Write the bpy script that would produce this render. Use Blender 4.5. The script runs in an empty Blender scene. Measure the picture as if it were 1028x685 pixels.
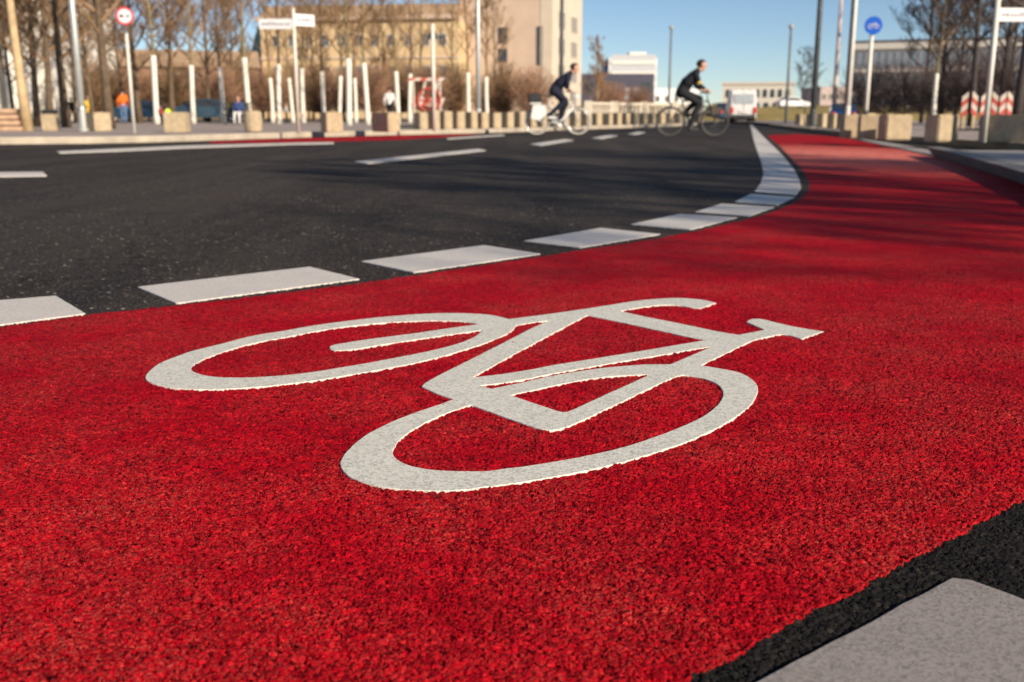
import bpy, bmesh, math, random
import numpy as np
from mathutils import Vector, Matrix, Quaternion
random.seed(7)
PI = math.pi
C = bpy.context.scene.collection
HC = 0.5                     # camera height
FP, HZ = 1000.0, 116.0       # focal length and horizon in photo pixels
TILT = math.atan((342.5 - HZ) / FP)

# ------------------------------------------------------------ measuring helpers
def ray(x, y):
    dx = (x - 514) / FP; dy = (342.5 - y) / FP
    return (dx, math.cos(TILT) + dy * math.sin(TILT), -math.sin(TILT) + dy * math.cos(TILT))
def W(x, y, z=0.0):          # photo pixel -> point on a level surface of height z
    d = ray(x, y); s = (z - HC) / d[2]
    return Vector((d[0] * s, d[1] * s, z))
def A(x, y, D):              # photo pixel -> point D metres ahead
    d = ray(x, y); s = D / d[1]
    return Vector((d[0] * s, D, HC + d[2] * s))

# ------------------------------------------------------------ materials
def newmat(name):
    m = bpy.data.materials.new(name); m.use_nodes = True
    nt = m.node_tree; b = nt.nodes['Principled BSDF']
    return m, nt, b
def node(nt, t, **kw):
    n = nt.nodes.new(t)
    for k, v in kw.items():
        if k.startswith('i_'): n.inputs[k[2:].replace('_', ' ')].default_value = v
        else: setattr(n, k, v)
    return n
def ramp(nt, fac, stops):
    r = nt.nodes.new('ShaderNodeValToRGB'); e = r.color_ramp.elements
    while len(e) < len(stops): e.new(0.5)
    for k, (p, c) in enumerate(stops):
        e[k].position = p
        e[k].color = (*c, 1) if isinstance(c, tuple) else (c, c, c, 1)
    nt.links.new(fac, r.inputs[0]); return r.outputs[0]
def mixc(nt, fac, a, b, mode='MIX'):
    n = nt.nodes.new('ShaderNodeMix'); n.data_type = 'RGBA'; n.blend_type = mode
    for s, v in ((n.inputs[0], fac), (n.inputs[6], a), (n.inputs[7], b)):
        if isinstance(v, bpy.types.NodeSocket): nt.links.new(v, s)
        elif isinstance(v, (int, float)): s.default_value = v
        else: s.default_value = (*v, 1)
    return n.outputs[2]
def math_(nt, op, a, b=0.0, c=None, clamp=False):
    n = nt.nodes.new('ShaderNodeMath'); n.operation = op; n.use_clamp = clamp
    for k, v in enumerate((a, b) if c is None else (a, b, c)):
        if isinstance(v, bpy.types.NodeSocket): nt.links.new(v, n.inputs[k])
        else: n.inputs[k].default_value = v
    return n.outputs[0]
def noise(nt, co, scale, detail=3, rough=0.5, dist=0.0):
    n = node(nt, 'ShaderNodeTexNoise'); n.inputs['Scale'].default_value = scale
    n.inputs['Detail'].default_value = detail; n.inputs['Roughness'].default_value = rough
    n.inputs['Distortion'].default_value = dist
    nt.links.new(co, n.inputs['Vector']); return n.outputs['Fac']
def voro(nt, co, scale, feature='F1', rnd=1.0):
    n = node(nt, 'ShaderNodeTexVoronoi', feature=feature); n.inputs['Scale'].default_value = scale
    n.inputs['Randomness'].default_value = rnd
    nt.links.new(co, n.inputs['Vector']); return n
MATS = {}
def simple(name, col, rough=0.6, metal=0.0, var=0.25, scale=8.0, bump=0.0, bscale=60.0, coord='Object', spec=0.5):
    """a colour with uneven tone and grain"""
    if name in MATS: return MATS[name]
    m, nt, b = newmat(name)
    tc = node(nt, 'ShaderNodeTexCoord').outputs[coord]
    f = noise(nt, tc, scale, 5, 0.6)
    lo = tuple(c * (1 - var) for c in col); hi = tuple(min(1, c * (1 + var)) for c in col)
    nt.links.new(ramp(nt, f, [(0.3, lo), (0.7, hi)]), b.inputs['Base Color'])
    b.inputs['Roughness'].default_value = rough; b.inputs['Metallic'].default_value = metal
    b.inputs['Specular IOR Level'].default_value = spec
    if bump:
        bp = node(nt, 'ShaderNodeBump'); bp.inputs['Strength'].default_value = bump; bp.inputs['Distance'].default_value = 0.01
        nt.links.new(noise(nt, tc, bscale, 4, 0.6), bp.inputs['Height']); nt.links.new(bp.outputs[0], b.inputs['Normal'])
    MATS[name] = m; return m

def grain_height(nt, co, s):
    """height field of rolled aggregate: tilted stone facets with dark voids between, about 0..1"""
    warp = node(nt, 'ShaderNodeTexNoise'); warp.inputs['Scale'].default_value = 110 * s; warp.inputs['Detail'].default_value = 3
    nt.links.new(co, warp.inputs['Vector'])
    wv = node(nt, 'ShaderNodeVectorMath', operation='MULTIPLY_ADD')
    nt.links.new(warp.outputs['Color'], wv.inputs[0]); wv.inputs[1].default_value = (0.008 / s, 0.008 / s, 0.0); nt.links.new(co, wv.inputs[2])
    v = voro(nt, wv.outputs[0], 165 * s)
    dome = math_(nt, 'SUBTRACT', 1.0, math_(nt, 'POWER', v.outputs['Distance'], 2.2))
    cellr = node(nt, 'ShaderNodeSeparateColor'); nt.links.new(v.outputs['Color'], cellr.inputs[0])
    df = node(nt, 'ShaderNodeVectorMath', operation='SUBTRACT'); nt.links.new(wv.outputs[0], df.inputs[0]); nt.links.new(v.outputs['Position'], df.inputs[1])
    rc = node(nt, 'ShaderNodeVectorMath', operation='SUBTRACT'); nt.links.new(v.outputs['Color'], rc.inputs[0]); rc.inputs[1].default_value = (0.5, 0.5, 0.5)
    dt = node(nt, 'ShaderNodeVectorMath', operation='DOT_PRODUCT'); nt.links.new(df.outputs[0], dt.inputs[0]); nt.links.new(rc.outputs[0], dt.inputs[1])
    tilt = math_(nt, 'MULTIPLY', dt.outputs['Value'], 150 * s)
    low = noise(nt, co, 85 * s, 3, 0.65)
    pit = node(nt, 'ShaderNodeMapRange'); pit.inputs['From Min'].default_value = 0.40; pit.inputs['From Max'].default_value = 0.47
    pit.inputs['To Min'].default_value = 0.10
    vary = noise(nt, co, 7 * s, 4, 0.65)
    nt.links.new(math_(nt, 'ADD', low, math_(nt, 'MULTIPLY_ADD', vary, 0.36, -0.145)), pit.inputs['Value'])
    a = math_(nt, 'MULTIPLY_ADD', cellr.outputs[2], 0.40, math_(nt, 'MULTIPLY', dome, 0.40))
    a = math_(nt, 'ADD', a, tilt)
    a = math_(nt, 'MULTIPLY', a, pit.outputs[0])
    fine = noise(nt, co, 520 * s, 3, 0.7)
    return math_(nt, 'MULTIPLY_ADD', fine, 0.22, a), cellr, low, v

def ground_material(name, kind):
    m, nt, b = newmat(name)
    co = node(nt, 'ShaderNodeTexCoord').outputs['Object']
    red = kind == 'red'
    h, cell, low, v = grain_height(nt, co, 1.14)
    big = noise(nt, co, 1.3, 5, 0.6); mid = noise(nt, co, 9, 5, 0.65)
    if red:
        base = ramp(nt, mid, [(0.3, (0.36, 0.0010, 0.008)), (0.7, (0.56, 0.0020, 0.014))])
        base = mixc(nt, ramp(nt, big, [(0.42, 0.0), (0.68, 0.65)]), base, (0.30, 0.002, 0.010))
        base = mixc(nt, ramp(nt, noise(nt, co, 48, 4, 0.75, 0.6), [(0.40, 0.55), (0.55, 0.0)]), base, (0.20, 0.0015, 0.006))
        base = mixc(nt, ramp(nt, noise(nt, co, 62, 4, 0.75), [(0.52, 0.0), (0.70, 0.30)]), base, (0.70, 0.03, 0.03))
        # coating rubbed off the stone tops: dusty pinkish grey flecks
        wear = math_(nt, 'MULTIPLY', ramp(nt, noise(nt, co, 300, 3, 0.7), [(0.47, 0.0), (0.60, 1.0)]),
                     ramp(nt, noise(nt, co, 3.0, 5, 0.65), [(0.42, 0.03), (0.68, 0.70)]))
        wear = math_(nt, 'MULTIPLY', wear, ramp(nt, h, [(0.30, 0.0), (0.52, 1.0)]))
        base = mixc(nt, wear, base, (0.52, 0.115, 0.08))
        # low voids between the stones coloured darker
        base = mixc(nt, ramp(nt, h, [(0.08, 0.9), (0.20, 0.0)]), base, (0.035, 0.003, 0.005))
        # pale patch where car tyres cross the lane
        mp = node(nt, 'ShaderNodeMapping'); nt.links.new(co, mp.inputs['Vector'])
        mp.inputs['Location'].default_value = (-4.4 / 2.6, -13.0 / 6.0, 0); mp.inputs['Scale'].default_value = (1 / 2.6, 1 / 6.0, 1)
        ln = node(nt, 'ShaderNodeVectorMath', operation='LENGTH'); nt.links.new(mp.outputs[0], ln.inputs[0])
        patch = math_(nt, 'MULTIPLY', ramp(nt, ln.outputs['Value'], [(0.2, 1.0), (1.0, 0.0)]), ramp(nt, noise(nt, co, 5, 8, 0.85), [(0.36, 0.25), (0.52, 1.0)]))
        base = mixc(nt, patch, base, (0.74, 0.22, 0.17))
        b.inputs['Roughness'].default_value = 0.72
        b.inputs['Specular IOR Level'].default_value = 0.06
        amp = 0.0050
    else:
        base = ramp(nt, mid, [(0.3, (0.032, 0.027, 0.024)), (0.7, (0.062, 0.053, 0.046))])
        base = mixc(nt, ramp(nt, big, [(0.35, 0.0), (0.7, 0.5)]), base, (0.024, 0.024, 0.027))
        st = node(nt, 'ShaderNodeMapping'); st.inputs['Rotation'].default_value = (0, 0, math.radians(-48)); st.inputs['Scale'].default_value = (1.4, 0.12, 1)
        nt.links.new(co, st.inputs['Vector'])
        base = mixc(nt, ramp(nt, noise(nt, st.outputs[0], 1.0, 4, 0.6), [(0.42, 0.0), (0.62, 0.55)]), base, (0.085, 0.072, 0.062))
        cw = node(nt, 'ShaderNodeVectorMath', operation='MULTIPLY_ADD'); cn = node(nt, 'ShaderNodeTexNoise'); cn.inputs['Scale'].default_value = 3; cn.inputs['Detail'].default_value = 6
        nt.links.new(co, cn.inputs['Vector']); nt.links.new(cn.outputs['Color'], cw.inputs[0]); cw.inputs[1].default_value = (.5, .5, 0); nt.links.new(co, cw.inputs[2])
        ck = voro(nt, cw.outputs[0], 0.45, 'DISTANCE_TO_EDGE')
        base = mixc(nt, math_(nt, 'MULTIPLY', ramp(nt, ck.outputs['Distance'], [(0.0, 1.0), (0.006, 0.0)]), ramp(nt, noise(nt, co, .7, 3, .5), [(0.5, 0.0), (0.58, 0.8)])), base, (0.012, 0.011, 0.011))
        # odd pale stones in the mix
        base = mixc(nt, ramp(nt, cell.outputs[1], [(0.90, 0.0), (0.97, 0.55)]), base, (0.22, 0.18, 0.15))
        vs = voro(nt, co, 24)
        spot = math_(nt, 'MULTIPLY', ramp(nt, vs.outputs['Distance'], [(0.09, 1.0), (0.19, 0.0)]), ramp(nt, noise(nt, co, 0.9, 5, 0.7), [(0.40, 0.05), (0.6, 0.9)]))
        base = mixc(nt, spot, base, (0.50, 0.42, 0.35))
        # fresher, blacker mix in the joint strip at the near right of the lane
        fm = node(nt, 'ShaderNodeMapping'); nt.links.new(co, fm.inputs['Vector']); fm.inputs['Location'].default_value = (-1.1, -0.75, 0)
        fl = node(nt, 'ShaderNodeVectorMath', operation='LENGTH'); nt.links.new(fm.outputs[0], fl.inputs[0])
        base = mixc(nt, ramp(nt, math_(nt, 'MULTIPLY', fl.outputs['Value'], 0.5), [(0.5, 0.85), (0.62, 0.0)]), base, (0.013, 0.012, 0.012))
        base = mixc(nt, ramp(nt, h, [(0.10, 0.8), (0.26, 0.0)]), base, (0.006, 0.006, 0.007))
        b.inputs['Roughness'].default_value = 0.75
        b.inputs['Specular IOR Level'].default_value = 0.06
        amp = 0.0050
    nt.links.new(base, b.inputs['Base Color'])
    d = node(nt, 'ShaderNodeDisplacement'); d.inputs['Midlevel'].default_value = 0.85; d.inputs['Scale'].default_value = amp
    nt.links.new(h, d.inputs['Height'])
    nt.links.new(d.outputs[0], nt.nodes['Material Output'].inputs['Displacement'])
    m.displacement_method = 'BOTH'
    return m
M_RED = ground_material('red_coated_asphalt', 'red')
M_ASPH = ground_material('dark_asphalt', 'asphalt')

def marking_material(name, col, dirt):
    m, nt, b = newmat(name)
    co = node(nt, 'ShaderNodeTexCoord').outputs['Object']
    f1 = noise(nt, co, 9, 6, 0.75); f2 = noise(nt, co, 190, 4, 0.8); f3 = noise(nt, co, 110, 4, 0.7)
    base = ramp(nt, f1, [(0.3, tuple(c * 0.86 for c in col)), (0.7, col)])
    base = mixc(nt, ramp(nt, f2, [(0.50, 0.0), (0.60, dirt)]), base, tuple(c * 0.5 for c in col))
    base = mixc(nt, ramp(nt, f3, [(0.54, 0.0), (0.66, dirt)]), base, tuple(c * 0.5 for c in col))
    base = mixc(nt, ramp(nt, noise(nt, co, 38, 5, 0.8), [(0.60, 0.0), (0.74, dirt * .8)]), base, tuple(c * 0.45 for c in col))
    chips = math_(nt, 'MULTIPLY', ramp(nt, noise(nt, co, 95, 5, 0.8), [(0.63, 0.0), (0.66, 0.85)]), ramp(nt, noise(nt, co, 5, 4, 0.7), [(0.45, 0.0), (0.6, 1.0)]))
    base = mixc(nt, chips, base, (0.11, 0.08, 0.075))
    nt.links.new(base, b.inputs['Base Color'])
    b.inputs['Roughness'].default_value = 0.6; b.inputs['Specular IOR Level'].default_value = 0.3
    bp = node(nt, 'ShaderNodeBump'); bp.inputs['Strength'].default_value = 0.7; bp.inputs['Distance'].default_value = 0.0018
    nt.links.new(f2, bp.inputs['Height']); nt.links.new(bp.outputs[0], b.inputs['Normal'])
    return m
M_MARK = marking_material('white_thermoplastic', (0.82, 0.80, 0.70), 0.8)
M_DASH = marking_material('white_thermoplastic_dash', (0.74, 0.69, 0.63), 0.5)
M_GREY = marking_material('worn_grey_thermoplastic', (0.35, 0.31, 0.285), 0.7)

M_STONE = simple('granite_block', (0.46, 0.36, 0.23), 0.85, var=0.2, scale=9, bump=0.5, bscale=40)
M_KERB = simple('granite_kerb', (0.47, 0.40, 0.31), 0.85, var=0.22, scale=3, bump=0.4, bscale=50)
M_PAVE = simple('pavement_slabs', (0.34, 0.28, 0.25), 0.9, var=0.22, scale=1.3, bump=0.3, bscale=30)
M_GRASSY = simple('dry_grass', (0.30, 0.22, 0.06), 0.95, var=0.4, scale=1.2, bump=0.8, bscale=12)
M_EARTH = simple('earth_ground', (0.15, 0.115, 0.07), 0.95, var=0.3, scale=0.6)
M_BARK = simple('dark_bark', (0.13, 0.09, 0.055), 0.95, var=0.4, scale=6)
M_BARKL = simple('lichen_bark', (0.22, 0.18, 0.09), 0.95, var=0.4, scale=5)
M_TWIG = simple('brown_twigs', (0.27, 0.165, 0.085), 0.95, var=0.35, scale=1.5)
M_TWIGR = simple('reddish_twigs', (0.32, 0.18, 0.11), 0.95, var=0.35, scale=1.2)
M_WHITEWASH = simple('whitewash', (0.80, 0.76, 0.66), 0.9, var=0.07, scale=8)
M_PLANE = simple('pale_bark', (0.55, 0.40, 0.22), 0.9, var=0.25, scale=5)
M_GALV = simple('galvanised_steel', (0.50, 0.52, 0.50), 0.45, 0.4, var=0.08)
M_POLEW = simple('pale_painted_pole', (0.72, 0.70, 0.62), 0.5, var=0.06)
M_DARKP = simple('dark_painted_pole', (0.06, 0.065, 0.065), 0.5, var=0.2)
M_BLACK = simple('black_rubber', (0.02, 0.02, 0.022), 0.6, var=0.2)
M_RUBW = simple('pale_tyre', (0.60, 0.56, 0.48), 0.6, var=0.1)
M_CHROME = simple('polished_metal', (0.65, 0.65, 0.65), 0.25, 0.9, var=0.05)
M_WPAINT = simple('white_gloss_paint', (0.78, 0.77, 0.75), 0.25, var=0.04)
M_GLASS = simple('window_glass', (0.035, 0.045, 0.06), 0.08, 0.0, var=0.2, scale=0.3, spec=0.8)
M_TAIL = simple('red_lamp_lens', (0.65, 0.03, 0.03), 0.25, var=0.05)
M_HEADL = simple('clear_lamp_lens', (0.7, 0.7, 0.68), 0.15, var=0.05)

# ------------------------------------------------------------ mesh helpers
class MB:
    def __init__(s): s.v = []; s.f = []; s.m = []
    def add(s, vs, fs, mi=0):
        o = len(s.v); s.v += [tuple(v) for v in vs]; s.f += [tuple(i + o for i in f) for f in fs]; s.m += [mi] * len(fs); return s
    def box(s, x0, x1, y0, y1, z0, z1, mi=0):
        vs = [(x, y, z) for z in (z0, z1) for y in (y0, y1) for x in (x0, x1)]
        return s.add(vs, [(0, 2, 3, 1), (4, 5, 7, 6), (0, 1, 5, 4), (2, 6, 7, 3), (0, 4, 6, 2), (1, 3, 7, 5)], mi)
    def bbox(s, x0, x1, y0, y1, z0, z1, bev=0.02, mi=0, seg=2):   # box with rounded edges
        bm = bmesh.new(); bmesh.ops.create_cube(bm, size=1)
        for v in bm.verts: v.co = ((x0 + x1) / 2 + v.co.x * (x1 - x0), (y0 + y1) / 2 + v.co.y * (y1 - y0), (z0 + z1) / 2 + v.co.z * (z1 - z0))
        bmesh.ops.bevel(bm, geom=bm.edges[:], offset=bev, segments=seg, affect='EDGES')
        bm.verts.ensure_lookup_table()
        s.add([v.co[:] for v in bm.verts], [[v.index for v in f.verts] for f in bm.faces], mi); bm.free(); return s
    def tube(s, pts, rad, n=8, mi=0, caps=True):
        pts = [Vector(p) for p in pts]
        if not isinstance(rad, (list, tuple)): rad = [rad] * len(pts)
        vs = []; fs = []; u = None
        for k, p in enumerate(pts):
            a = pts[max(k - 1, 0)]; b = pts[min(k + 1, len(pts) - 1)]
            t = (b - a)
            t = t.normalized() if t.length > 1e-9 else Vector((0, 0, 1))
            if u is None: u = t.orthogonal().normalized()
            else:
                u = u - t * u.dot(t)
                u = u.normalized() if u.length > 1e-6 else t.orthogonal().normalized()
            w = t.cross(u)
            for j in range(n):
                a_ = 2 * PI * j / n
                vs.append(p + (u * math.cos(a_) + w * math.sin(a_)) * rad[k])
        for k in range(len(pts) - 1):
            for j in range(n):
                j2 = (j + 1) % n
                fs.append((k * n + j, k * n + j2, (k + 1) * n + j2, (k + 1) * n + j))
        if caps: fs.append(tuple(range(n - 1, -1, -1))); fs.append(tuple((len(pts) - 1) * n + j for j in range(n)))
        return s.add(vs, fs, mi)
    def ring(s, c, axis, R, r, N=40, n=8, mi=0):      # torus
        c = Vector(c); ax = Vector(axis).normalized(); u = ax.orthogonal().normalized(); w = ax.cross(u)
        vs = []; fs = []
        for i in range(N):
            a = 2 * PI * i / N; d = u * math.cos(a) + w * math.sin(a)
            for j in range(n):
                b = 2 * PI * j / n; vs.append(c + d * (R + r * math.cos(b)) + ax * r * math.sin(b))
        for i in range(N):
            for j in range(n):
                i2 = (i + 1) % N; j2 = (j + 1) % n
                fs.append((i * n + j, i2 * n + j, i2 * n + j2, i * n + j2))
        return s.add(vs, fs, mi)
    def ball(s, c, r, mi=0, seg=12):
        rx, ry, rz = r if isinstance(r, (tuple, list)) else (r, r, r)
        bm = bmesh.new(); bmesh.ops.create_uvsphere(bm, u_segments=seg, v_segments=seg // 2 + 2, radius=1)
        bm.verts.ensure_lookup_table()
        s.add([(c[0] + v.co.x * rx, c[1] + v.co.y * ry, c[2] + v.co.z * rz) for v in bm.verts], [[v.index for v in f.verts] for f in bm.faces], mi); bm.free(); return s
    def prism(s, poly, z0, z1, mi=0):                  # vertical prism over an xy polygon
        n = len(poly); vs = [(p[0], p[1], z0) for p in poly] + [(p[0], p[1], z1) for p in poly]
        a = sum(poly[i][0] * poly[(i + 1) % n][1] - poly[(i + 1) % n][0] * poly[i][1] for i in range(n))
        fs = [tuple(range(n))[::-1], tuple(range(n, 2 * n))] + [(i, (i + 1) % n, n + (i + 1) % n, n + i) for i in range(n)]
        if a < 0: fs = [f[::-1] for f in fs]
        return s.add(vs, fs, mi)
    def side(s, prof, y0, y1, mi=0):                   # profile in xz extruded along y
        n = len(prof); vs = [(p[0], y0, p[1]) for p in prof] + [(p[0], y1, p[1]) for p in prof]
        fs = [tuple(range(n)), tuple(range(n, 2 * n))[::-1]] + [(i, n + i, n + (i + 1) % n, (i + 1) % n) for i in range(n)]
        return s.add(vs, fs, mi)
    def build(s, name, mats, parent=None, smooth=False, loc=None, rotz=0.0):
        me = bpy.data.meshes.new(name); me.from_pydata(s.v, [], s.f)
        mats = mats if isinstance(mats, (list, tuple)) else [mats]
        for m in mats: me.materials.append(m)
        if len(mats) > 1: me.polygons.foreach_set('material_index', s.m)
        if smooth: me.polygons.foreach_set('use_smooth', [True] * len(me.polygons))
        me.update()
        bm = bmesh.new(); bm.from_mesh(me); bmesh.ops.recalc_face_normals(bm, faces=bm.faces); bm.to_mesh(me); bm.free()
        o = bpy.data.objects.new(name, me); C.objects.link(o)
        if parent: o.parent = parent
        if loc is not None: o.location = loc
        o.rotation_euler.z = rotz
        return o
def thing(name, label, cat, loc=(0, 0, 0), rotz=0.0, group=None):
    o = bpy.data.objects.new(name, None); C.objects.link(o); o.empty_display_size = 0.2
    o.location = loc; o.rotation_euler.z = rotz
    return tag(o, label, cat, group)
def tag(o, label, cat, group=None):
    o['label'] = label; o['category'] = cat
    if group: o['group'] = group
    return o
def struct(o): o['kind'] = 'structure'; return o
KIDS = {}
def copy_tree(o, parent=None):
    c = o.copy(); C.objects.link(c); c.parent = parent
    for ch in [x for x in bpy.data.objects if x.parent == o]: copy_tree(ch, c)
    return c

# ------------------------------------------------------------ ground: road and red cycle lane
def ext(a, b, t):
    return (b[0] + (b[0] - a[0]) * t, b[1] + (b[1] - a[1]) * t)
Wp = lambda x, y, z=0.0: tuple(W(x, y, z)[:2])
redL = [(0, 327.8), (86, 315.6), (240, 299.3), (362, 283.5), (420, 275.2), (541, 257), (590, 249.5), (662, 238.2), (700, 231), (745, 220.5), (768, 214.5),
        (790, 206.5), (803, 199.5), (810, 192), (812, 184), (806, 173), (796, 162), (786, 151), (776, 142), (768, 135.5)]
redR = [(800, 134.5), (830, 136), (855, 139.3), (870, 142.5), (900, 149), (925, 154.5), (944, 158.5), (985, 169), (1028, 181.5)]
pL = [Wp(*p) for p in redL]; pR = [Wp(*p) for p in redR]
a0, a1 = Wp(1028, 503), Wp(690, 684.5)
red_poly = [ext(pL[3], pL[0], 6)] + pL + pR + [(4.05, 6.2), (3.5, 4.6), (2.6, 3.1), (1.6, 2.05), a0, a1, ext(a0, a1, 6)]
# far red lane along the opposite kerb
far_red = [Wp(*p) for p in [(205, 144.6), (320, 143.0), (400, 141.0), (450, 138.0), (485, 134.9), (470, 134.15), (450, 134.7), (400, 135.8), (320, 137.8), (250, 140.0), (215, 141.3)]]

def point_in(poly, X, Y):
    inside = np.zeros(X.shape, bool); n = len(poly)
    for i in range(n):
        x0, y0 = poly[i]; x1, y1 = poly[(i + 1) % n]
        if y0 == y1: continue
        c = ((y0 > Y) != (y1 > Y)) & (X < (x1 - x0) * (Y - y0) / (y1 - y0) + x0)
        inside ^= c
    return inside
rng = np.random.default_rng(3)
# lattice whose spacing grows with distance, about 1.3 mm near the lens
ys = []
yp = 760.0
while yp > 119.2:
    ys.append(W(514, yp)[1]); yp -= 1.0 if yp > 210 else (0.6 if yp > 135 else 0.35)
ys = np.array(ys); us = np.arange(-0.86, 0.86, 0.00112)
Y, U = np.meshgrid(ys, us, indexing='ij'); X = U * (Y + 0.22)
R_, K_ = Y.shape
cx = (X[:-1, :-1] + X[1:, 1:]) / 2; cy = (Y[:-1, :-1] + Y[1:, 1:]) / 2
def wob(x, y, s, a): return a * (np.sin(x * s * 1.3 + 2.1 * np.sin(y * s * 0.9)) + np.sin(y * s * 1.7 + 1.7 * np.sin(x * s * 1.1 + 1)))
jx = cx + wob(cx, cy, 60, 0.0014) + wob(cx, cy, 230, 0.0012); jy = cy + wob(cy, cx, 55, 0.0014) + wob(cy, cx, 210, 0.0012)
mask_red = point_in(red_poly, jx, jy)
mask_far = point_in(far_red, cx, cy)
def dil(m, k):
    for _ in range(k):
        n = m.copy(); n[1:] |= m[:-1]; n[:-1] |= m[1:]; n[:, 1:] |= m[:, :-1]; n[:, :-1] |= m[:, 1:]; m = n
    return m
def lattice(name, faces, z, mat):
    idx = np.arange(R_ * K_).reshape(R_, K_)
    q = np.stack([idx[:-1, :-1], idx[:-1, 1:], idx[1:, 1:], idx[1:, :-1]], -1)[faces]
    used, inv = np.unique(q, return_inverse=True)
    inv = inv.reshape(-1)
    co = np.stack([X.ravel()[used], Y.ravel()[used], z.ravel()[used]], 1).astype(np.float32)
    me = bpy.data.meshes.new(name); nf = len(q)
    me.vertices.add(len(co)); me.vertices.foreach_set('co', co.ravel())
    me.loops.add(nf * 4); me.loops.foreach_set('vertex_index', inv.astype(np.int32))
    me.polygons.add(nf); me.polygons.foreach_set('loop_start', np.arange(nf, dtype=np.int32) * 4)
    me.polygons.foreach_set('loop_total', np.full(nf, 4, np.int32))
    me.polygons.foreach_set('use_smooth', np.ones(nf, bool))
    me.update(calc_edges=True); me.validate()
    me.materials.append(mat)
    o = bpy.data.objects.new(name, me); C.objects.link(o)
    return struct(o)
camber = np.zeros_like(Y)
def red_sheet(name, mask, h):
    ring = dil(mask, 1)
    vin = np.ones((R_, K_), bool)       # vertex fully inside the mask
    pad = np.pad(mask, 1)
    vin = pad[:-1, :-1] & pad[1:, :-1] & pad[:-1, 1:] & pad[1:, 1:]
    z = np.where(vin, h, -0.004)
    return lattice(name, ring, z, M_RED)
red_sheet('red_cycle_lane', mask_red, 0.003)
red_sheet('far_red_cycle_lane', mask_far & ~mask_red, 0.003)
er = ~dil(~mask_red, 4)
lattice('road', ~er, camber, M_ASPH)
# earth sheet to the horizon
g = MB(); g.add([(-3000, -60, -0.03), (3000, -60, -0.03), (3000, 4000, -0.03), (-3000, 4000, -0.03)], [(0, 1, 2, 3)])
M_FARG = simple('distant_road_surface', (0.045, 0.043, 0.042), 0.9, var=0.2, scale=0.5)
struct(g.build('ground', M_FARG))

# ------------------------------------------------------------ painted markings
def densify(poly, step, closed=True):
    out = []; n = len(poly)
    for i in range(n if closed else n - 1):
        a = Vector(poly[i]); b = Vector(poly[(i + 1) % n]); k = max(1, int((b - a).length / step))
        for j in range(k): out.append(a + (b - a) * (j / k))
    return out
def smooth_closed(pts, corners, it=2):
    """round a traced outline except at listed sharp corners"""
    P = [Vector(p) for p in pts]; K = [i in corners for i in range(len(P))]
    for _ in range(it):
        Q = []; K2 = []; n = len(P)
        for i in range(n):
            a, b, c, d = P[i - 1], P[i], P[(i + 1) % n], P[(i + 2) % n]
            Q.append(b); K2.append(K[i])
            if (c - b).length < 0.004: continue
            ta = Vector((0, 0)) if K[i] else (c - a) / 2
            tb = Vector((0, 0)) if K[(i + 1) % n] else (d - b) / 2
            l = (c - b).length
            def lim(t): return t if t.length <= l * 1.3 else t * (l * 1.3 / t.length)
            if K[i]: ta = (c - b)
            if K[(i + 1) % n]: tb = (c - b)
            ta = lim(ta); tb = lim(tb)
            Q.append((b + c) / 2 + (ta - tb) / 8); K2.append(False)
        P, K = Q, K2
    return P
def rough_edge(P, amp=0.0009, step=0.006):
    D = densify(P, step); n = len(D); r = [random.uniform(-1, 1) for _ in range(n)]
    out = []
    for i in range(n):
        t = (D[(i + 1) % n] - D[i - 1]); t = t.normalized() if t.length > 1e-9 else Vector((1, 0))
        out.append(D[i] + Vector((-t.y, t.x)) * amp * (0.7 * r[i] + 0.5 * r[i - 1]))
    return out
def flat_shape(name, loops, z0, z1, mat, parent=None, bevel=0.0008):
    """outline with holes, filled and given real thickness"""
    cu = bpy.data.curves.new(name, 'CURVE'); cu.dimensions = '2D'; cu.fill_mode = 'BOTH'
    cx_ = sum(p[0] for p in loops[0]) / len(loops[0]); cy_ = sum(p[1] for p in loops[0]) / len(loops[0])
    for L in loops:
        sp = cu.splines.new('POLY'); sp.points.add(len(L) - 1)
        for i, p in enumerate(L): sp.points[i].co = (p[0] - cx_, p[1] - cy_, 0, 1)
        sp.use_cyclic_u = True
    cu.extrude = (z1 - z0) / 2 - bevel; cu.bevel_depth = bevel; cu.bevel_resolution = 1; cu.offset = -bevel
    ob = bpy.data.objects.new(name + '_tmp', cu); C.objects.link(ob)
    bpy.context.view_layer.update()
    dg = bpy.context.evaluated_depsgraph_get()
    me = bpy.data.meshes.new_from_object(ob.evaluated_get(dg)); me.name = name
    bpy.data.objects.remove(ob); bpy.data.curves.remove(cu)
    me.materials.clear(); me.materials.append(mat)
    o = bpy.data.objects.new(name, me); C.objects.link(o); o.location = (cx_, cy_, (z0 + z1) / 2)
    if parent: o.parent = parent
    return o

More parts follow.
